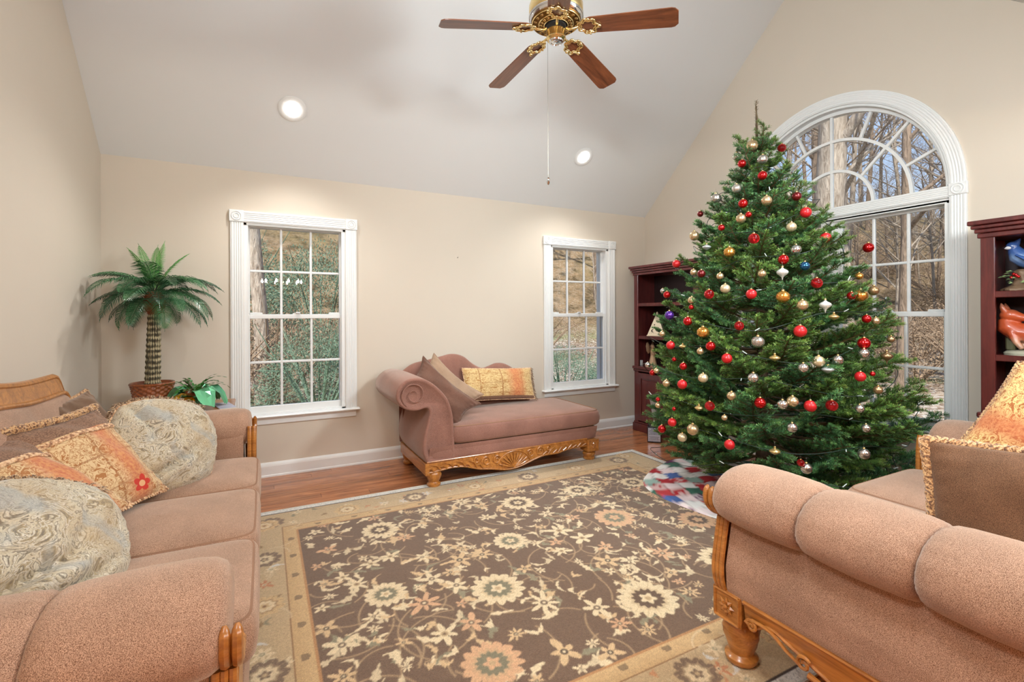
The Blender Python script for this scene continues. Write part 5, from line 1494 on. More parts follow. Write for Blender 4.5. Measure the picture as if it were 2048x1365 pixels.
mb = MB(); ball(mb, (bx-.036, by+.046, bz+.250), .013, 12, (.7, 1.3, .75)); O('face_patch', mb, plain('white_glaze', lin(220, 222, 226), .3), br, world=True)
mb = MB(); mb.tube([(bx-.032, by+.052, bz+.256), (bx-.052, by+.068, bz+.252)], [.007, .001], 8); O('beak', mb, M_black, br, world=True)
mb = MB(); ball(mb, (bx-.037, by+.040, bz+.266), .0035, 8); O('eye', mb, M_black, br, world=True)
for s_ in (-1, 1):
    mb = MB(); mb.tube([(bx+s_*.040, by+.01, bz+.205), (bx+s_*.046, by-.04, bz+.17), (bx+s_*.032, by-.10, bz+.12)], [.016, .027, .008], 12, flat=.45); O('wing', mb, col_mat('wing_glaze', [(0, lin(26, 40, 74)), (.5, lin(70, 106, 168)), (1, lin(52, 84, 146))], noise=60), br, world=True)
# fox figurine looking back over its shoulder
fx, fy, fz = 3.85, 1.085, 1.060
fo = T('fox_figurine', 'red fox figurine turning its head back, on a mossy base', 'figurine', (fx, fy, fz))
mb = MB(); mb.lathe([(.12, 0), (.122, .012), (.11, .022), (.06, .028), (.001, .03)], 28, (fx, fy-.03, fz), fn=lambda a, z: 1+.06*math.sin(3*a)); O('mossy_base', mb, plain('moss_glaze', lin(176, 176, 156), .5, .3, 22), fo, world=True)
mb = MB()
mb.tube([(fx+.01, fy-.10, fz+.10), (fx, fy-.04, fz+.115), (fx-.012, fy+.03, fz+.13), (fx-.018, fy+.07, fz+.165), (fx-.022, fy+.075, fz+.205)], [.05, .055, .056, .052, .035], 16)
ball(mb, (fx-.024, fy+.058, fz+.225), .04, 16, (1, 1.15, .9))
mb.tube([(fx-.026, fy+.04, fz+.222), (fx-.03, fy-.01, fz+.208), (fx-.032, fy-.045, fz+.2)], [.032, .018, .008], 12)
for s_ in (-1, 1):
    mb.tube([(fx-.022+s_*.022, fy+.075, fz+.25), (fx-.022+s_*.026, fy+.083, fz+.275), (fx-.022+s_*.028, fy+.088, fz+.298)], [.017, .013, .003], 10)
    mb.tube([(fx-.02+s_*.028, fy+.045, fz+.13), (fx-.03+s_*.03, fy+.02, fz+.07), (fx-.035+s_*.03, fy-.005, fz+.035)], [.024, .016, .012], 10)
    mb.tube([(fx+.01+s_*.035, fy-.10, fz+.10), (fx+.005+s_*.04, fy-.08, fz+.05), (fx-.02+s_*.035, fy-.11, fz+.035)], [.04, .024, .013], 10)
mb.tube([(fx+.02, fy-.14, fz+.09), (fx-.01, fy-.17, fz+.06), (fx-.05, fy-.13, fz+.045), (fx-.06, fy-.06, fz+.045)], [.018, .03, .032, .012], 12)
remesh('body', mb, col_mat('fox_glaze', [(0, lin(90, 60, 46)), (.16, lin(196, 150, 122)), (.34, lin(176, 74, 40)), (.75, lin(190, 84, 44)), (1, lin(150, 96, 74))], .4, 34), fo, .005, 3)
mb = MB(); ball(mb, (fx-.032, fy-.047, fz+.201), .006, 8); O('nose', mb, M_black, fo, world=True)
mb = MB(); mb.box(fx+.01, fy+.05, fz+.02, fx+.06, fy+.09, fz+.11, .008); O('tree_stump', mb, plain('stump_green', lin(110, 110, 78), .5, .3, 30), fo, world=True)
# ================================================================== ceiling fan
M_brass = NT('polished_brass').set(Base_Color=lin(246, 218, 156), Metallic=1.0, Roughness=.24).m
M_chrome = NT('chrome').set(Base_Color=(.75, .76, .78), Metallic=1.0, Roughness=.1).m
M_walnut = wood('walnut_blade', lin(78, 42, 26), lin(146, 86, 54), 1.4, 0, .3, .2, rand=.08)
fx, fy, fz = 1.52, YR, 2.972
fan = T('ceiling_fan', 'brass ceiling fan with five walnut blades hanging from the ridge', 'ceiling fan', (fx, fy, fz))
mb = MB(); mb.lathe([(.014, .19), (.014, ZR-fz-.06)], 16); mb.lathe([(.03, ZR-fz-.10), (.07, ZR-fz-.05), (.075, ZR-fz-.02), (.04, ZR-fz+.05)], 32); O('downrod', mb, M_brass, fan)
mb = MB(); mb.lathe([(.02, .20), (.05, .195), (.085, .175), (.125, .16), (.150, .14), (.157, .12), (.157, .075), (.150, .062), (.148, .055)], 56, cap=False); O('motor_housing', mb, M_brass, fan)
mb = MB(); mb.lathe([(.157, .052), (.160, .060), (.157, .066)], 56, cap=False); mb.lathe([(.156, .056), (.150, .040), (.145, .036)], 56, cap=False); O('trim_band', mb, M_chrome, fan)
mb = MB(); mb.lathe([(.146, .040), (.140, .030), (.066, .012), (.062, .016)], 56, cap=False)
fil = O('filigree_ring', mb, plain('filigree_dark', lin(120, 82, 34), .4, .3, 30, metal=.8), fan)
mb = MB()
for k in range(40):
    a = 2*PI*k/40; r = .103+.018*(-1)**k; zz = .012+(r-.066)/.074*.018-.003
    mb.tube(spiral((r*math.cos(a), r*math.sin(a)), .0105, 1.2, a, lambda u, v: (u, v, zz-.0015), 14), .0022, 5)
for r in (.070, .100, .138):
    mb.tube([(r*math.cos(a), r*math.sin(a), .012+(r-.066)/.074*.018-.003) for a in np.linspace(0, 2*PI, 56, endpoint=False)], .003, 6, closed=True)
O('scrollwork', mb, M_brass, fil)
mb = MB(); mb.lathe([(.062, .03), (.060, .0), (.052, -.008), (.052, -.028)], 40, cap=False)
mb.lathe([(.060, .024), (.060, .024)], 8, cap=False) if False else None
O('motor_core', mb, plain('black_gap', lin(28, 26, 24), .5), fan)
mb = MB(); mb.lathe([(.054, -.018), (.056, -.024), (.053, -.052), (.057, -.058), (.057, -.066), (.050, -.074), (.044, -.078)], 40); O('switch_housing', mb, M_brass, fan)
mb = MB(); mb.lathe([(.044, -.076), (.040, -.085), (.030, -.088), (.028, -.084), (.016, -.085), (.012, -.089), (.0005, -.09)], 36); O('end_cap', mb, M_chrome, fan)
R0, R1 = .148, .68
def blade_mesh():
    mb = MB(); N = 30; top = []; 
    out = []
    for k in range(N+1):
        t = k/N; x = R0+(R1-R0)*t; hw_ = .056+.012*t
        if t < .12: hw_ *= math.sqrt(max(0.02, 1-((.12-t)/.12)**2))*.98+.02
        if t > .93: hw_ *= math.sqrt(max(0.0, 1-((t-.93)/.075)**2))*.55+.45
        out.append((x, hw_))
    th = .005; vs = []
    for x, h_ in out: vs += [(x, -h_, -th/2), (x, h_, -th/2), (x, h_, th/2), (x, -h_, th/2)]
    mb.add(vs, [(k*4+i, k*4+(i+1) % 4, (k+1)*4+(i+1) % 4, (k+1)*4+i) for k in range(N) for i in range(4)] + [(0, 1, 2, 3), (N*4+3, N*4+2, N*4+1, N*4)])
    mb.xf(Matrix.Rotation(math.radians(-12), 4, 'X')); return mb
def iron_mesh():
    mb = MB()
    mb.tube([(.062, 0, -.004), (.085, 0, -.014), (.11, 0, -.012), (.135, 0, -.004)], [.008, .009, .008, .007], 10)
    a0 = len(mb.v)
    c_ = .188
    for rad, q in ((.060, .0062), (.045, .0045)):
        pts = []
        for k in range(64):
            a = 2*PI*k/64; r = rad*(1+.13*math.cos(7*a))*(.92 if math.cos(a) < 0 else 1.0); pts.append((c_+r*math.cos(a)*.95, r*math.sin(a)*.86, -.007))
        mb.tube(pts, q, 7, closed=True)
    ball(mb, (c_+.068, 0, -.009), .012, 10)
    for sy in (-1, 1): ball(mb, (c_+.01, sy*.052, -.009), .008, 8)
    mb.xf(Matrix.Rotation(math.radians(-12), 4, 'X'), a0)
    return mb
bm_ = blade_mesh().mesh('blade', True, 30); bm_.materials.append(M_walnut); im_ = iron_mesh().mesh('blade_iron', True, 60); im_.materials.append(M_brass)
for k in range(5):
    a = math.radians(25+72*k-.5)
    b = O('blade', bm_, None, fan); b.rotation_euler = (Matrix.Rotation(a, 3, 'Z') @ Matrix.Rotation(math.radians(7), 3, 'Y')).to_euler(); O('blade_iron', im_, None, b)
mb = MB(); px, py = -.045, .02
cz0 = -.06; cz1 = 2.075-fz
mb.tube([(px, py, cz0), (px, py, cz1)], .0011, 5)
for k in range(60): pass
O('pull_chain', mb, plain('chain_metal', lin(120, 112, 100), .35, metal=.7), fan)
mb = MB(); mb.lathe([(.0005, -.02), (.006, -.016), (.009, -.004), (.010, .0), (.005, .006), (.004, .014), (.007, .02), (.003, .026)], 16, (px, py, cz1)); O('chain_pull', mb, M_chrome, fan)
mb = MB(); mb.lathe([(.003, 0), (.0025, .005), (.0003, .006)], 10); mb.xf(Matrix.Translation((1.663, YB, 1.852)) @ Matrix.Rotation(PI/2, 4, 'X')); mb.tube([(1.663, YB, 1.850), (1.663, YB-.012, 1.853), (1.663, YB-.016, 1.86)], .0018, 6)
o = O('picture_nail', mb, plain('nail_steel', lin(90, 84, 80), .4, metal=.6)); tag(o, 'small bare nail in the back wall above the chaise', 'nail')
# ================================================================== corner table, palm and small plant
M_table = wood('table_oak', lin(120, 72, 38), lin(178, 118, 70), 1.2, 0, .3, .3)
tb = T('end_table', 'wooden end table in the corner behind the sofa, carrying the palm', 'table', (-.525, 3.92, 0))
tx0, tx1, ty0, ty1, tz = -.86, -.19, 3.62, 4.25, .668
mb = MB(); mb.box(tx0, ty0, tz-.028, tx1, ty1, tz, .006); O('table_top', mb, M_table, tb, world=True, smooth=False)
mb = MB(); mb.box(tx0+.03, ty0+.03, tz-.11, tx1-.03, ty1-.03, tz-.028, .003); O('apron', mb, M_table, tb, world=True, smooth=False)
for x in (tx0+.055, tx1-.055):
    for yy in (ty0+.055, ty1-.055):
        mb = MB(); mb.lathe([(.016, 0), (.02, .02), (.014, .05), (.022, .25), (.018, .3), (.026, .33), (.018, .36), (.026, .45), (.026, .558)], 16, (x, yy, 0)); O('leg', mb, M_table, tb, world=True)
mb = MB(); mb.box(tx0+.05, ty0+.05, .18, tx1-.05, ty1-.05, .2, .004); O('lower_shelf', mb, M_table, tb, world=True, smooth=False)
# lace doily under the palm and a magazine at the edge
mb = MB(); mb.grid(lambda u, v: ((.19*v*(1+.05*abs(math.sin(9*PI*u*2))))*math.cos(2*PI*u)-.672, (.19*v*(1+.05*abs(math.sin(9*PI*u*2))))*math.sin(2*PI*u)+4.03, tz+.0015+.004*abs(math.sin(12*PI*u))*v), 96, 8, cu=True)
o = O('doily', mb, plain('white_lace', lin(226, 226, 226), .8, .12, 60)); tag(o, 'white lace doily under the palm basket', 'doily')
def magazine(label, x, yy, rz, w, h, t, z, cols):
    r = T('magazine', label, 'magazine', (x, yy, z), rz)
    mb = MB(); mb.box(-w/2, -h/2, 0, w/2, h/2, t, .001); O('pages', mb, plain('paper_pages', lin(226, 222, 214), .7), r, smooth=False)
    mb = MB(); mb.box(-w/2, -h/2, t, w/2, h/2, t+.001); cv = O('front_cover', mb, plain('cover_print', lin(*cols), .3, .5, 14), r, smooth=False)
magazine('magazine with a grey photo cover lying on the end table beside the green foil pot', -.245, 3.90, .25, .10, .26, .008, tz+.0005, (170, 170, 190))
magazine('dark magazine lying flat on the end table in front of the gold bow', -.44, 3.735, -.5, .20, .15, .006, tz+.0005, (70, 60, 58))
mb = MB(); mb.box(-.055, -.035, 0, .055, .035, .0015); mb.xf(Matrix.Translation((-.40, 3.725, tz+.0085)) @ Matrix.Rotation(-.2, 4, 'Z'))
o = O('greeting_card', mb, plain('card_white', lin(230, 230, 228), .6), smooth=False); tag(o, 'small white printed card on top of the dark magazine', 'card')
mb = MB()
for k in range(6): mb.box(-.04+.014*k, -.006+.004*(k % 2), .0016, -.030+.014*k, .006, .0019)
mb.xf(Matrix.Translation((-.40, 3.725, tz+.0085)) @ Matrix.Rotation(-.2, 4, 'Z')); O('print', mb, plain('card_ink', lin(60, 60, 66), .6), o, smooth=False)

# ------------------------------------------------------------------ artificial palm
PX, PY, PZ = -.672, 4.03, tz+.004
pm = T('potted_palm', 'artificial sago palm with brown woven basket pot in the corner on the end table', 'plant', (PX, PY, PZ))
M_wick = wood('wicker', lin(84, 38, 16), lin(176, 98, 52), 2.0, 2, .32, .3)
mb = MB(); nr, ns = 22, 96
def pot(u, v):
    a = 2*PI*u; z = .165*v; r = .092+.030*v
    w_ = math.sin(30*a/2+PI*int(v*11))*math.sin(PI*((v*11) % 1))
    return ((r+.005*w_)*math.cos(a), (r+.005*w_)*math.sin(a), z)
mb.grid(pot, ns*2, 66, cu=True); mb.lathe([(.122, .163), (.128, .165), (.130, .173), (.124, .180), (.116, .176), (.112, .165), (.108, .14), (.001, .138)], 48); mb.lathe([(.001, 0), (.092, 0), (.094, .006)], 48)
O('basket_pot', mb, M_wick, pm)
mb = MB(); mb.lathe([(.001, .150), (.06, .150), (.112, .142)], 32, fn=lambda a, z: 1+.03*math.sin(7*a)); O('moss', mb, plain('grey_moss', lin(122, 112, 96), .95, .3, 60, bump=(120, .8, .01)), pm)
def trunk(u, v):
    a = 2*PI*u; z = .135+.52*v; r = .044-.010*v
    tw = math.sin(9*a+44*v)*math.sin(9*a-44*v)
    return ((r+.0042*tw)*math.cos(a)+.012*v, (r+.0042*tw)*math.sin(a), z)
mb = MB(); mb.grid(trunk, 108, 150, cu=True)
tt = NT('palm_trunk'); s_ = tt.sep(tt.co()); nn = tt.noise(tt.co(), 50, 3); an = tt.math('ARCTAN2', s_[1], s_[0])
wv = tt.math('MULTIPLY', tt.math('SINE', tt.math('ADD', tt.math('MULTIPLY', an, 9), tt.math('MULTIPLY', s_[2], 84.6))), tt.math('SINE', tt.math('SUBTRACT', tt.math('MULTIPLY', an, 9), tt.math('MULTIPLY', s_[2], 84.6))))
tt.set(Base_Color=tt.ramp(tt.math('ADD', tt.math('MULTIPLY', wv, .35), nn), [(.3, lin(58, 52, 40)), (.55, lin(120, 110, 84)), (.8, lin(196, 182, 146))]), Roughness=.8)
O('trunk', mb, tt.m, pm)
mb = MB(); mb.lathe([(.034, .64), (.044, .665), (.055, .69), (.058, .72), (.052, .76), (.040, .79), (.01, .81)], 28, (.012, 0, 0), fn=lambda a, z: 1+.10*math.sin(11*a+z*90))
for k in range(240):
    a = rnd.uniform(0, 6.28); z = rnd.uniform(.65, .77); r = .05; p = Vector((.012+r*math.cos(a), r*math.sin(a), z)); d = Vector((math.cos(a), math.sin(a), rnd.uniform(-.9, .7)))
    mb.tube([p-d*.012, p+d*rnd.uniform(.008, .026)], [.002, .0006], 3, cap=False)
O('crown_fibre', mb, plain('red_brown_fibre', lin(140, 70, 40), .9, .35, 50), pm, fix=False)
def frond_mat(name, dark, light):
    t = NT(name); n = t.noise(t.co(), 14, 2); r = t.objrand(); c_ = t.ramp(t.math('ADD', t.math('MULTIPLY', n, .6), t.math('MULTIPLY', r, .4)), [(.3, dark), (.7, light)])
    t.set(Base_Color=c_, Roughness=.32, Specular_IOR_Level=.6); return t.m
M_fr = frond_mat('palm_green', lin(30, 70, 46), lin(70, 122, 76)); M_frl = frond_mat('palm_new_green', lin(62, 128, 54), lin(108, 170, 84))
def frond_mesh(L, droop, mat, seed, wid=.125, n=34):
    R = random.Random(seed); mb = MB(); pts = []
    for i in range(25):
        t = i/24; el = .55-droop*t*1.9; 
        if i == 0: p = Vector((0, 0, 0))
        else: p = pts[-1]+Vector((math.cos(el), 0, math.sin(el)))*(L/24)
        pts.append(p)
    mb.tube(pts, [.0042*(1-.75*i/24) for i in range(25)], 5)
    for i in range(n):
        t = .12+.87*i/n; k = min(int(t*24), 23); p = pts[k].lerp(pts[k+1], t*24-k); tg = (pts[k+1]-pts[k]).normalized(); up = Vector((-tg.z, 0, tg.x))
        w_ = wid*math.sin(PI*min(1, .12+t*.95))**.6*(1-.25*t)
        for sg in (-1, 1):
            d = (Vector((0, sg, 0))*.86+tg*.62+up*R.uniform(.05, .22)).normalized(); q = p+d*w_*.5+up*.004; e = p+d*w_-Vector((0, 0, w_*.34))
            s2 = tg*.0044
            mb.add([p-s2*.6, p+s2*.6, q+s2, q-s2, e], [(0, 1, 2, 3), (3, 2, 4)])
    me = mb.mesh('frond', False, None, False); me.materials.append(mat); return me
FR = [frond_mesh(.43, .78, M_fr, 1), frond_mesh(.45, .92, M_fr, 2), frond_mesh(.38, 1.05, M_fr, 3), frond_mesh(.46, .66, M_fr, 4)]
FRL = [frond_mesh(.41, .20, M_frl, 5, .07, 30), frond_mesh(.36, .30, M_frl, 6, .07, 30)]
def frond(me, az, tilt, dz=.82, s_=1.0):
    o = bpy.data.objects.new('frond', me); COL.objects.link(o); o.parent = pm; o.location = (.012+.02*math.cos(az), .02*math.sin(az), dz)
    o.rotation_euler = (Matrix.Rotation(az, 3, 'Z') @ Matrix.Rotation(-tilt, 3, 'Y')).to_euler(); o.scale = (s_, s_, s_)
def reach(az, L=.44):
    """stay clear of the two walls of the corner"""
    m_ = 1.0
    if math.cos(az) < 0: m_ = min(m_, (PX-XL-.045)/(-math.cos(az)*L*.86))
    if math.sin(az) > 0: m_ = min(m_, (YB-PY-.06)/(math.sin(az)*L*.86))
    return max(.55, m_)
for k in range(15):
    az = 2*PI*k/15+.12; frond(FR[k % 4], az, .22+.12*(k % 3), .80, reach(az))
for k in range(14):
    az = 2*PI*k/14+.45; frond(FR[(k*3+1) % 4], az, -.12+.16*(k % 2), .77, reach(az)*.98)
for k in range(9):
    az = 2*PI*k/9+.25; frond(FR[(k % 2)*2], az, -.38, .745, reach(az)*.9)
for az, ti, s_, i in ((2.2, .62, 1.0, 0), (-1.2, .95, .8, 1), (.35, .60, .85, 1), (.9, .95, .9, 0), (-2.4, .7, .8, 1)): frond(FRL[i], az, ti+.08, .82, s_*min(1.15, reach(az)*1.05))

# ------------------------------------------------------------------ small cactus plant wrapped in green foil
QX, QY = -.425, 3.98
pl_ = T('potted_christmas_cactus', 'small leafy plant in a clay pot wrapped in crumpled green foil', 'plant', (QX, QY, tz))
mb = MB(); mb.lathe([(.048, .002), (.066, .10), (.072, .102), (.072, .122), (.064, .122), (.06, .105), (.001, .103)], 32); O('clay_pot', mb, plain('terracotta', lin(170, 88, 54), .8, .12, 20), pl_)
M_foil = NT('green_foil').set(Base_Color=lin(112, 190, 142), Metallic=.6, Roughness=.33).m
R = random.Random(4); mb = MB()
nz_ = [[R.uniform(-1, 1) for _ in range(26)] for _ in range(9)]
def foil(u, v):
    i = int(u*26) % 26; j = min(8, int(v*8)); k = nz_[j][i]; a = 2*PI*u
    r = .052+.03*v+.055*max(0, v-.55)**1.1*2+.016*k*(v+.2); z = .004+.125*v-.10*max(0, v-.7)*(1+.5*math.sin(3*a)) + .014*k*v
    return (r*math.cos(a), r*math.sin(a), max(.002, z))
mb.grid(foil, 26, 8, cu=True)
for (a, ln, wd) in ((-1.1, .15, .10), (2.4, .16, .09), (-.3, .13, .09), (.7, .11, .08), (3.6, .10, .08)):     # loose foil flaps
    d = Vector((math.cos(a), math.sin(a), 0)); s2 = Vector((-math.sin(a), math.cos(a), 0)); b0 = len(mb.v); vs = []
    for i in range(6):
        for j in range(5):
            t, q = i/5, j/4-.5; p = d*(.07+ln*t)+s2*q*wd*(1+.5*math.sin(PI*t)-.3*t)+Vector((0, 0, .118+.035*math.sin(PI*t*.9)-.10*t*t+R.uniform(-.018, .018))); vs.append((p.x, p.y, max(.004, p.z)))
    mb.add(vs, [(i*5+j, i*5+j+1, (i+1)*5+j+1, (i+1)*5+j) for i in range(5) for j in range(4)])
O('foil_wrap', mb, M_foil, pl_, smooth=False, fix=False)
M_cl = plain('cactus_green', lin(52, 112, 40), .4, .3, 20); M_cd = plain('cactus_dark', lin(74, 72, 44), .45, .25, 20)
for k in range(30):
    a = R.uniform(0, 6.28); el = R.uniform(.5, 1.35); p = Vector((.03*math.cos(a), .03*math.sin(a), .11)); mb = MB(); n_ = R.randint(4, 6); Ls = R.uniform(.026, .038)
    if math.sin(a) > .5: n_ = min(n_, 4)
    for q in range(n_):
        d = Vector((math.cos(a)*math.cos(el), math.sin(a)*math.cos(el), math.sin(el))); s2 = Vector((-math.sin(a), math.cos(a), 0)); u2 = s2.cross(d); w_ = .0105
        e = p+d*Ls
        mb.add([p, p+d*Ls*.35+s2*w_*.8, p+d*Ls*.8+s2*w_, e, p+d*Ls*.8-s2*w_, p+d*Ls*.35-s2*w_*.8, p+d*Ls*.5+u2*.003], [(0, 1, 6), (1, 2, 6), (2, 3, 6), (3, 4, 6), (4, 5, 6), (5, 0, 6)])
        p = e; el -= R.uniform(.18, .42); a += R.uniform(-.15, .15)
    O('stem', mb, M_cd if k in (3, 8, 15) else M_cl, pl_, smooth=False, fix=False)
M_gold = NT('gold_foil').set(Base_Color=lin(240, 186, 60), Metallic=.9, Roughness=.22).m
gb = T('gold_bow', 'crumpled shiny gold foil bow in front of the green foil pot', 'bow', (-.475, 3.84, tz))
for k in range(9):
    a = 2*PI*k/9; mb = MB(); d = Vector((math.cos(a), math.sin(a), 0)); s2 = Vector((-math.sin(a), math.cos(a), 0)); vs = []
    L = R.uniform(.05, .075); hgt = R.uniform(.06, .11)
    for i in range(11):
        t = i/10; an = PI*t; p = d*(L*math.sin(an)**.8 if t < .5 else L*math.sin(an))+Vector((0, 0, .012+hgt*(1-math.cos(an))/2*1.0))
        for j in (-1, 1): vs.append(tuple(p+s2*j*(.014+.006*math.sin(an))+Vector((0, 0, R.uniform(-.004, .004)))))
    mb.add(vs, [(2*i, 2*i+1, 2*i+3, 2*i+2) for i in range(10)]); O('loop', mb, M_gold, gb, smooth=False, fix=False)
mb = MB(); ball(mb, (0, 0, .03), .022, 10); O('knot', mb, M_gold, gb, smooth=False)
# ================================================================== outside the windows
def terrain_z(x, y):
    dx, dy = max(0, x-XR), max(0, y-YB); d = math.hypot(dx, dy)
    z = -.45+.02*d+8.0*smoothstep(12, 50, d)+6.0*smoothstep(10, 34, dy)
    return z+.10*math.sin(x*.5+1)*math.sin(y*.43)
mb = MB(); xs = list(np.linspace(-26, 3, 18))+list(np.linspace(4.5, 18, 22))+list(np.linspace(20, 75, 22)); ys = list(np.linspace(-26, 3.5, 18))+list(np.linspace(5, 18, 20))+list(np.linspace(20, 75, 22))
vs = []
for yy in ys:
    for x in xs: vs.append((x, yy, terrain_z(x, yy)))
W = len(xs); fs = []
for j in range(len(ys)-1):
    for i in range(W-1):
        if xs[i+1] < XR+.3 and xs[i] > XL-1.5 and ys[j+1] < YB+.3 and ys[j] > -5: continue
        fs.append((j*W+i, j*W+i+1, (j+1)*W+i+1, (j+1)*W+i))
mb.add(vs, fs)
t = NT('leaf_litter'); v = t.co(); n1 = t.vor(v, 13, 'F1', 'Color'); n2 = t.noise(v, .16, 4, .6); n3 = t.noise(v, 40, 3, .7)
c_ = t.ramp(t.sep(n1)[0], [(0, lin(130, 106, 84)), (.35, lin(190, 168, 146)), (.6, lin(222, 210, 196)), (.8, lin(150, 128, 108)), (1, lin(236, 228, 218))])
c_ = t.mix(t.ramp(n2, [(.50, (0, 0, 0)), (.60, (.75, .75, .75))]), c_, lin(128, 138, 88))
hz = t.sep(v)[2]; c_ = t.mix(t.ramp(hz, [(.25, (0, 0, 0)), (.9, (.8, .8, .8))]), c_, lin(134, 112, 82))
c_ = t.mix(.55, c_, t.ramp(n3, [(.3, (.55, .55, .55)), (.7, (1.25, 1.25, 1.25))]), 'MULTIPLY')
n4 = t.noise(v, 1.3, 5, .7); c_ = t.mix(t.ramp(hz, [(.25, (0, 0, 0)), (.9, (1, 1, 1))]), c_, t.mix(1.0, c_, t.ramp(n4, [(.36, (.42, .42, .36)), (.5, (1, .98, .92)), (.66, (1.35, 1.3, 1.25))]), 'MULTIPLY'))
t.set(Base_Color=c_, Roughness=.95, Specular_IOR_Level=.1); t.bump(n3, .8, .05)
struct('ground', mb, t.m)
M_tb = []
for i, (a, b) in enumerate(((lin(122, 106, 90), lin(206, 192, 176)), (lin(96, 80, 66), lin(164, 142, 122)))):
    t = NT('tree_bark_%s' % ('pale', 'brown')[i]); v = t.co('Object', (6, 6, 1.2)); n = t.noise(v, 3, 4, .65, .6); t.set(Base_Color=t.ramp(n, [(.3, a), (.7, b)]), Roughness=.9); t.bump(n, .8, .05); M_tb.append(t.m)
def bare_tree(seed, Hh, r0, mat, depth=5, twig=True, low=.32):
    R = random.Random(seed); mb = MB()
    def grow(p, d, L, r, lev):
        n = 6 if lev == 0 else 4; pts = [p]; rs = [r]; dd = d.copy()
        for i in range(n):
            dd = (dd+Vector((R.uniform(-1, 1), R.uniform(-1, 1), R.uniform(-.25, .6)))*(.06 if lev == 0 else .17)).normalized()
            pts.append(pts[-1]+dd*L/n); rs.append(r*(1-(.55 if lev == 0 else .72)*(i+1)/n))
        mb.tube(pts, rs, 8 if lev == 0 else (5 if lev < 3 else 3), cap=False)
        if lev >= depth-1: return
        nb = (11 if lev == 0 else 5 if lev < 3 else 4)
        for k in range(nb):
            t = (low+(1-low)*(k+R.random())/nb) if lev == 0 else R.uniform(.25, 1.0)
            i = min(int(t*n), n-1); q = pts[i].lerp(pts[i+1], t*n-i)
            az = R.uniform(0, 6.28); a_ = Vector((math.cos(az), math.sin(az), R.uniform(.25, .9) if lev == 0 else R.uniform(-.15, .8))).normalized()
            nd = (a_*.75+dd*(.35 if lev else .25)).normalized()
            grow(q, nd, L*(R.uniform(.28, .46) if lev == 0 else R.uniform(.45, .68)), rs[i]*R.uniform(.38, .6), lev+1)
    grow(Vector((0, 0, -.3)), Vector((R.uniform(-.05, .05), R.uniform(-.05, .05), 1)).normalized(), Hh, r0, 0)
    me = mb.mesh('bare_tree', True, None, False); me.materials.append(mat); return me
BT = [bare_tree(21, 15, .20, M_tb[0], 4), bare_tree(22, 17, .16, M_tb[1], 4), bare_tree(23, 13, .13, M_tb[0], 5), bare_tree(24, 11, .10, M_tb[1], 5)]
def put_tree(me, x, yy, s_, rz, label, group=None):
    o = bpy.data.objects.new('bare_tree', me); COL.objects.link(o); o.location = (x, yy, terrain_z(x, yy)); o.scale = (s_, s_, s_); o.rotation_euler = (0, 0, rz)
    tag(o, label, 'tree', group); return o
# the big oak seen through the arch, the trunk in window_1
big = bare_tree(31, 16, .34, M_tb[0], 5, low=.22)
put_tree(big, 11.4, 6.55, 1.0, .6, 'big pale trunked oak standing just outside, seen through the arched window')
wb = bare_tree(33, 14, .20, M_tb[0], 4, low=.5)
put_tree(wb, -.02, 9.6, .72, 2.0, 'pale barked trunk in the yard at the upper left of the left window')
G = 'bare winter trees in the woods outside'
for x, yy, i, s_ in ((9.5, 4.2, 3, .9), (13, 4.0, 2, 1.0), (14.5, 7.6, 0, .9), (16.5, 5.2, 1, .9), (18, 10, 2, 1.1), (12.2, 9.2, 3, 1.0)):
    put_tree(BT[i], x, yy, s_, rnd.uniform(0, 6.28), 'bare winter tree at the near edge of the yard beyond the arched window', 'bare trees at the edge of the yard')
for k in range(80):
    if k < 50: x, yy = rnd.uniform(17, 50), rnd.uniform(1, 32)
    else: x, yy = rnd.uniform(-14, 22), rnd.uniform(20, 50)
    where = 'arched window' if k < 50 else 'back windows'
    put_tree(BT[k % 4], x, yy, rnd.uniform(.7, 1.2), rnd.uniform(0, 6.28), ('pale', 'brown')[k % 2]+' barked bare winter tree in the woods beyond the '+where, ('pale', 'brown')[k % 2]+' bare trees beyond the '+where)
for k in range(46):
    put_tree(BT[2+k % 2], rnd.uniform(15, 36), rnd.uniform(2, 21), rnd.uniform(.28, .55), rnd.uniform(0, 6.28), 'thin bare sapling on the wooded slope beyond the arched window', 'saplings on the slope')
# evergreen shrubs and brush near the back windows
def bush_mesh(seed, n, mat, sq, leaf=.05):
    R = random.Random(seed); mb = MB()
    for k in range(n):
        v_ = Vector((R.gauss(0, 1), R.gauss(0, 1), R.gauss(0, 1))).normalized()*R.uniform(.55, 1.0)**.6; p = Vector((v_.x*sq[0], v_.y*sq[1], abs(v_.z)*sq[2]*(1-.1*R.random())))
        d = (v_+Vector((R.uniform(-.6, .6), R.uniform(-.6, .6), R.uniform(-.3, .6)))).normalized(); s2 = d.cross(Vector((R.uniform(-1, 1), R.uniform(-1, 1), R.uniform(-1, 1)))).normalized()
        mb.add([p, p+d*leaf+s2*leaf*.3, p+d*leaf*2, p+d*leaf-s2*leaf*.3], [(0, 1, 2, 3)])
    for k in range(24):
        a = R.uniform(0, 6.28); mb.tube([(0, 0, -.1), (math.cos(a)*sq[0]*.5, math.sin(a)*sq[1]*.5, sq[2]*.5), (math.cos(a)*sq[0]*.9, math.sin(a)*sq[1]*.9, sq[2]*R.uniform(.5, .95))], [.02, .012, .004], 4)
    me = mb.mesh('foliage', False, None, False); me.materials.append(mat); return me
M_ev = plain('evergreen_leaf', lin(104, 130, 108), .7, .4, 3); M_br = plain('dry_brush', lin(150, 128, 106), .9, .45, 2)
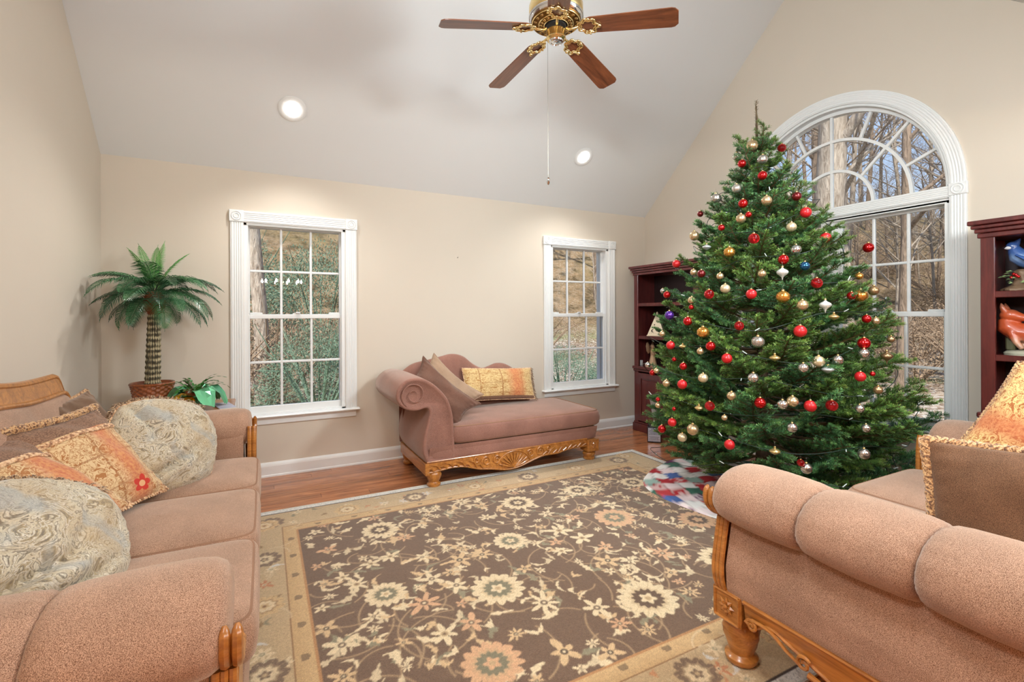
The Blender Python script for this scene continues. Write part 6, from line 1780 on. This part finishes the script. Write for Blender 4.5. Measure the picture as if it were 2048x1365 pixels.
EV = [bush_mesh(1, 15000, M_ev, (1.0, 1.0, 1.7), .020), bush_mesh(2, 14000, M_ev, (1.6, 1.4, 2.6), .03)]
BR = [bush_mesh(3, 9000, M_br, (1.6, 1.3, 1.3), .022)]
def shrub(me, x, yy, s_, label, cat='shrub', nm='shrub', group=None):
    r = T(nm, label, cat, (x, yy, terrain_z(x, yy)), rnd.uniform(0, 6), group); o = O('foliage', me, None, r); o.scale = (s_,)*3
shrub(EV[0], .78, 8.1, 1.0, 'green evergreen shrub outside, low in the middle of the left window')
shrub(EV[0], 1.75, 9.2, 1.05, 'green evergreen shrub outside behind the lower right panes of the left window')
shrub(EV[1], 1.6, 16, 1.5, 'tall evergreen tree in the yard beyond the left window', 'tree', 'evergreen_tree')
shrub(EV[1], -1.4, 18, 1.7, 'tall evergreen tree on the slope at the upper left of the left window', 'tree', 'evergreen_tree')
shrub(EV[1], 6.0, 13.5, 1.3, 'tall evergreen tree in the yard beyond the right back window', 'tree', 'evergreen_tree')
shrub(EV[0], 4.35, 6.6, .75, 'green shrub close to the house below the right back window')
shrub(EV[0], 5.9, 7.3, .6, 'low green shrub outside at the right edge of the right back window')
slope_spots = [(rnd.uniform(13, 34), rnd.uniform(2, 22)) for _ in range(34)]
for k, (x, yy) in enumerate(slope_spots+[(-1.1, 9.6), (.1, 10.6), (3.6, 11.5), (-2.2, 12.5), (2.6, 13.5), (5.2, 17), (-.4, 14.5), (8.8, 15), (4.0, 20), (-3.5, 17)]):
    shrub(BR[0], x, yy, 1.0+.25*(k % 3), 'dry brown brush on the wooded slope beyond the arched window' if k < 34 else 'dry brown brush in the yard beyond the back windows', group='dry brush on the slope' if k < 34 else 'dry brush in the back yard')

# ================================================================== dining room behind the camera (mirrored in the panes)
cx, cy, cz = .34, -2.0, 1.86
cr = T('chandelier', 'brass candle chandelier in the dining room, seen mirrored in the left window', 'chandelier', (cx, cy, cz))
mb = MB(); mb.lathe([(.012, -.06), (.04, -.04), (.05, 0), (.03, .05), (.018, .1), (.03, .16), (.012, .22), (.008, .70), (.05, .71), (.06, .72)], 24); O('stem', mb, M_brass, cr)
M_flame = emis('candle_bulb', (1, .74, .42), 170)
for k in range(10):
    a = 2*PI*k/10; R_ = .36; mb = MB(); d = Vector((math.cos(a), math.sin(a), 0))
    mb.tube(spline([Vector((0, 0, 0)), d*.12+Vector((0, 0, -.07)), d*.26+Vector((0, 0, -.06)), d*R_+Vector((0, 0, .02))], 6), .007, 8); mb.lathe([(.004, .015), (.03, .022), (.032, .03), (.012, .032), (.012, .10)], 12, tuple(d*R_)); ar = O('arm', mb, M_brass, cr)
    mb = MB(); mb.lathe([(.012, .10), (.026, .125), (.022, .155), (.004, .19)], 12, tuple(d*R_)); O('bulb', mb, M_flame, ar)
lamp('chandelier_glow', 'POINT', (cx, cy, cz+.12), 55, (1, .78, .52), shadow_soft_size=.03)
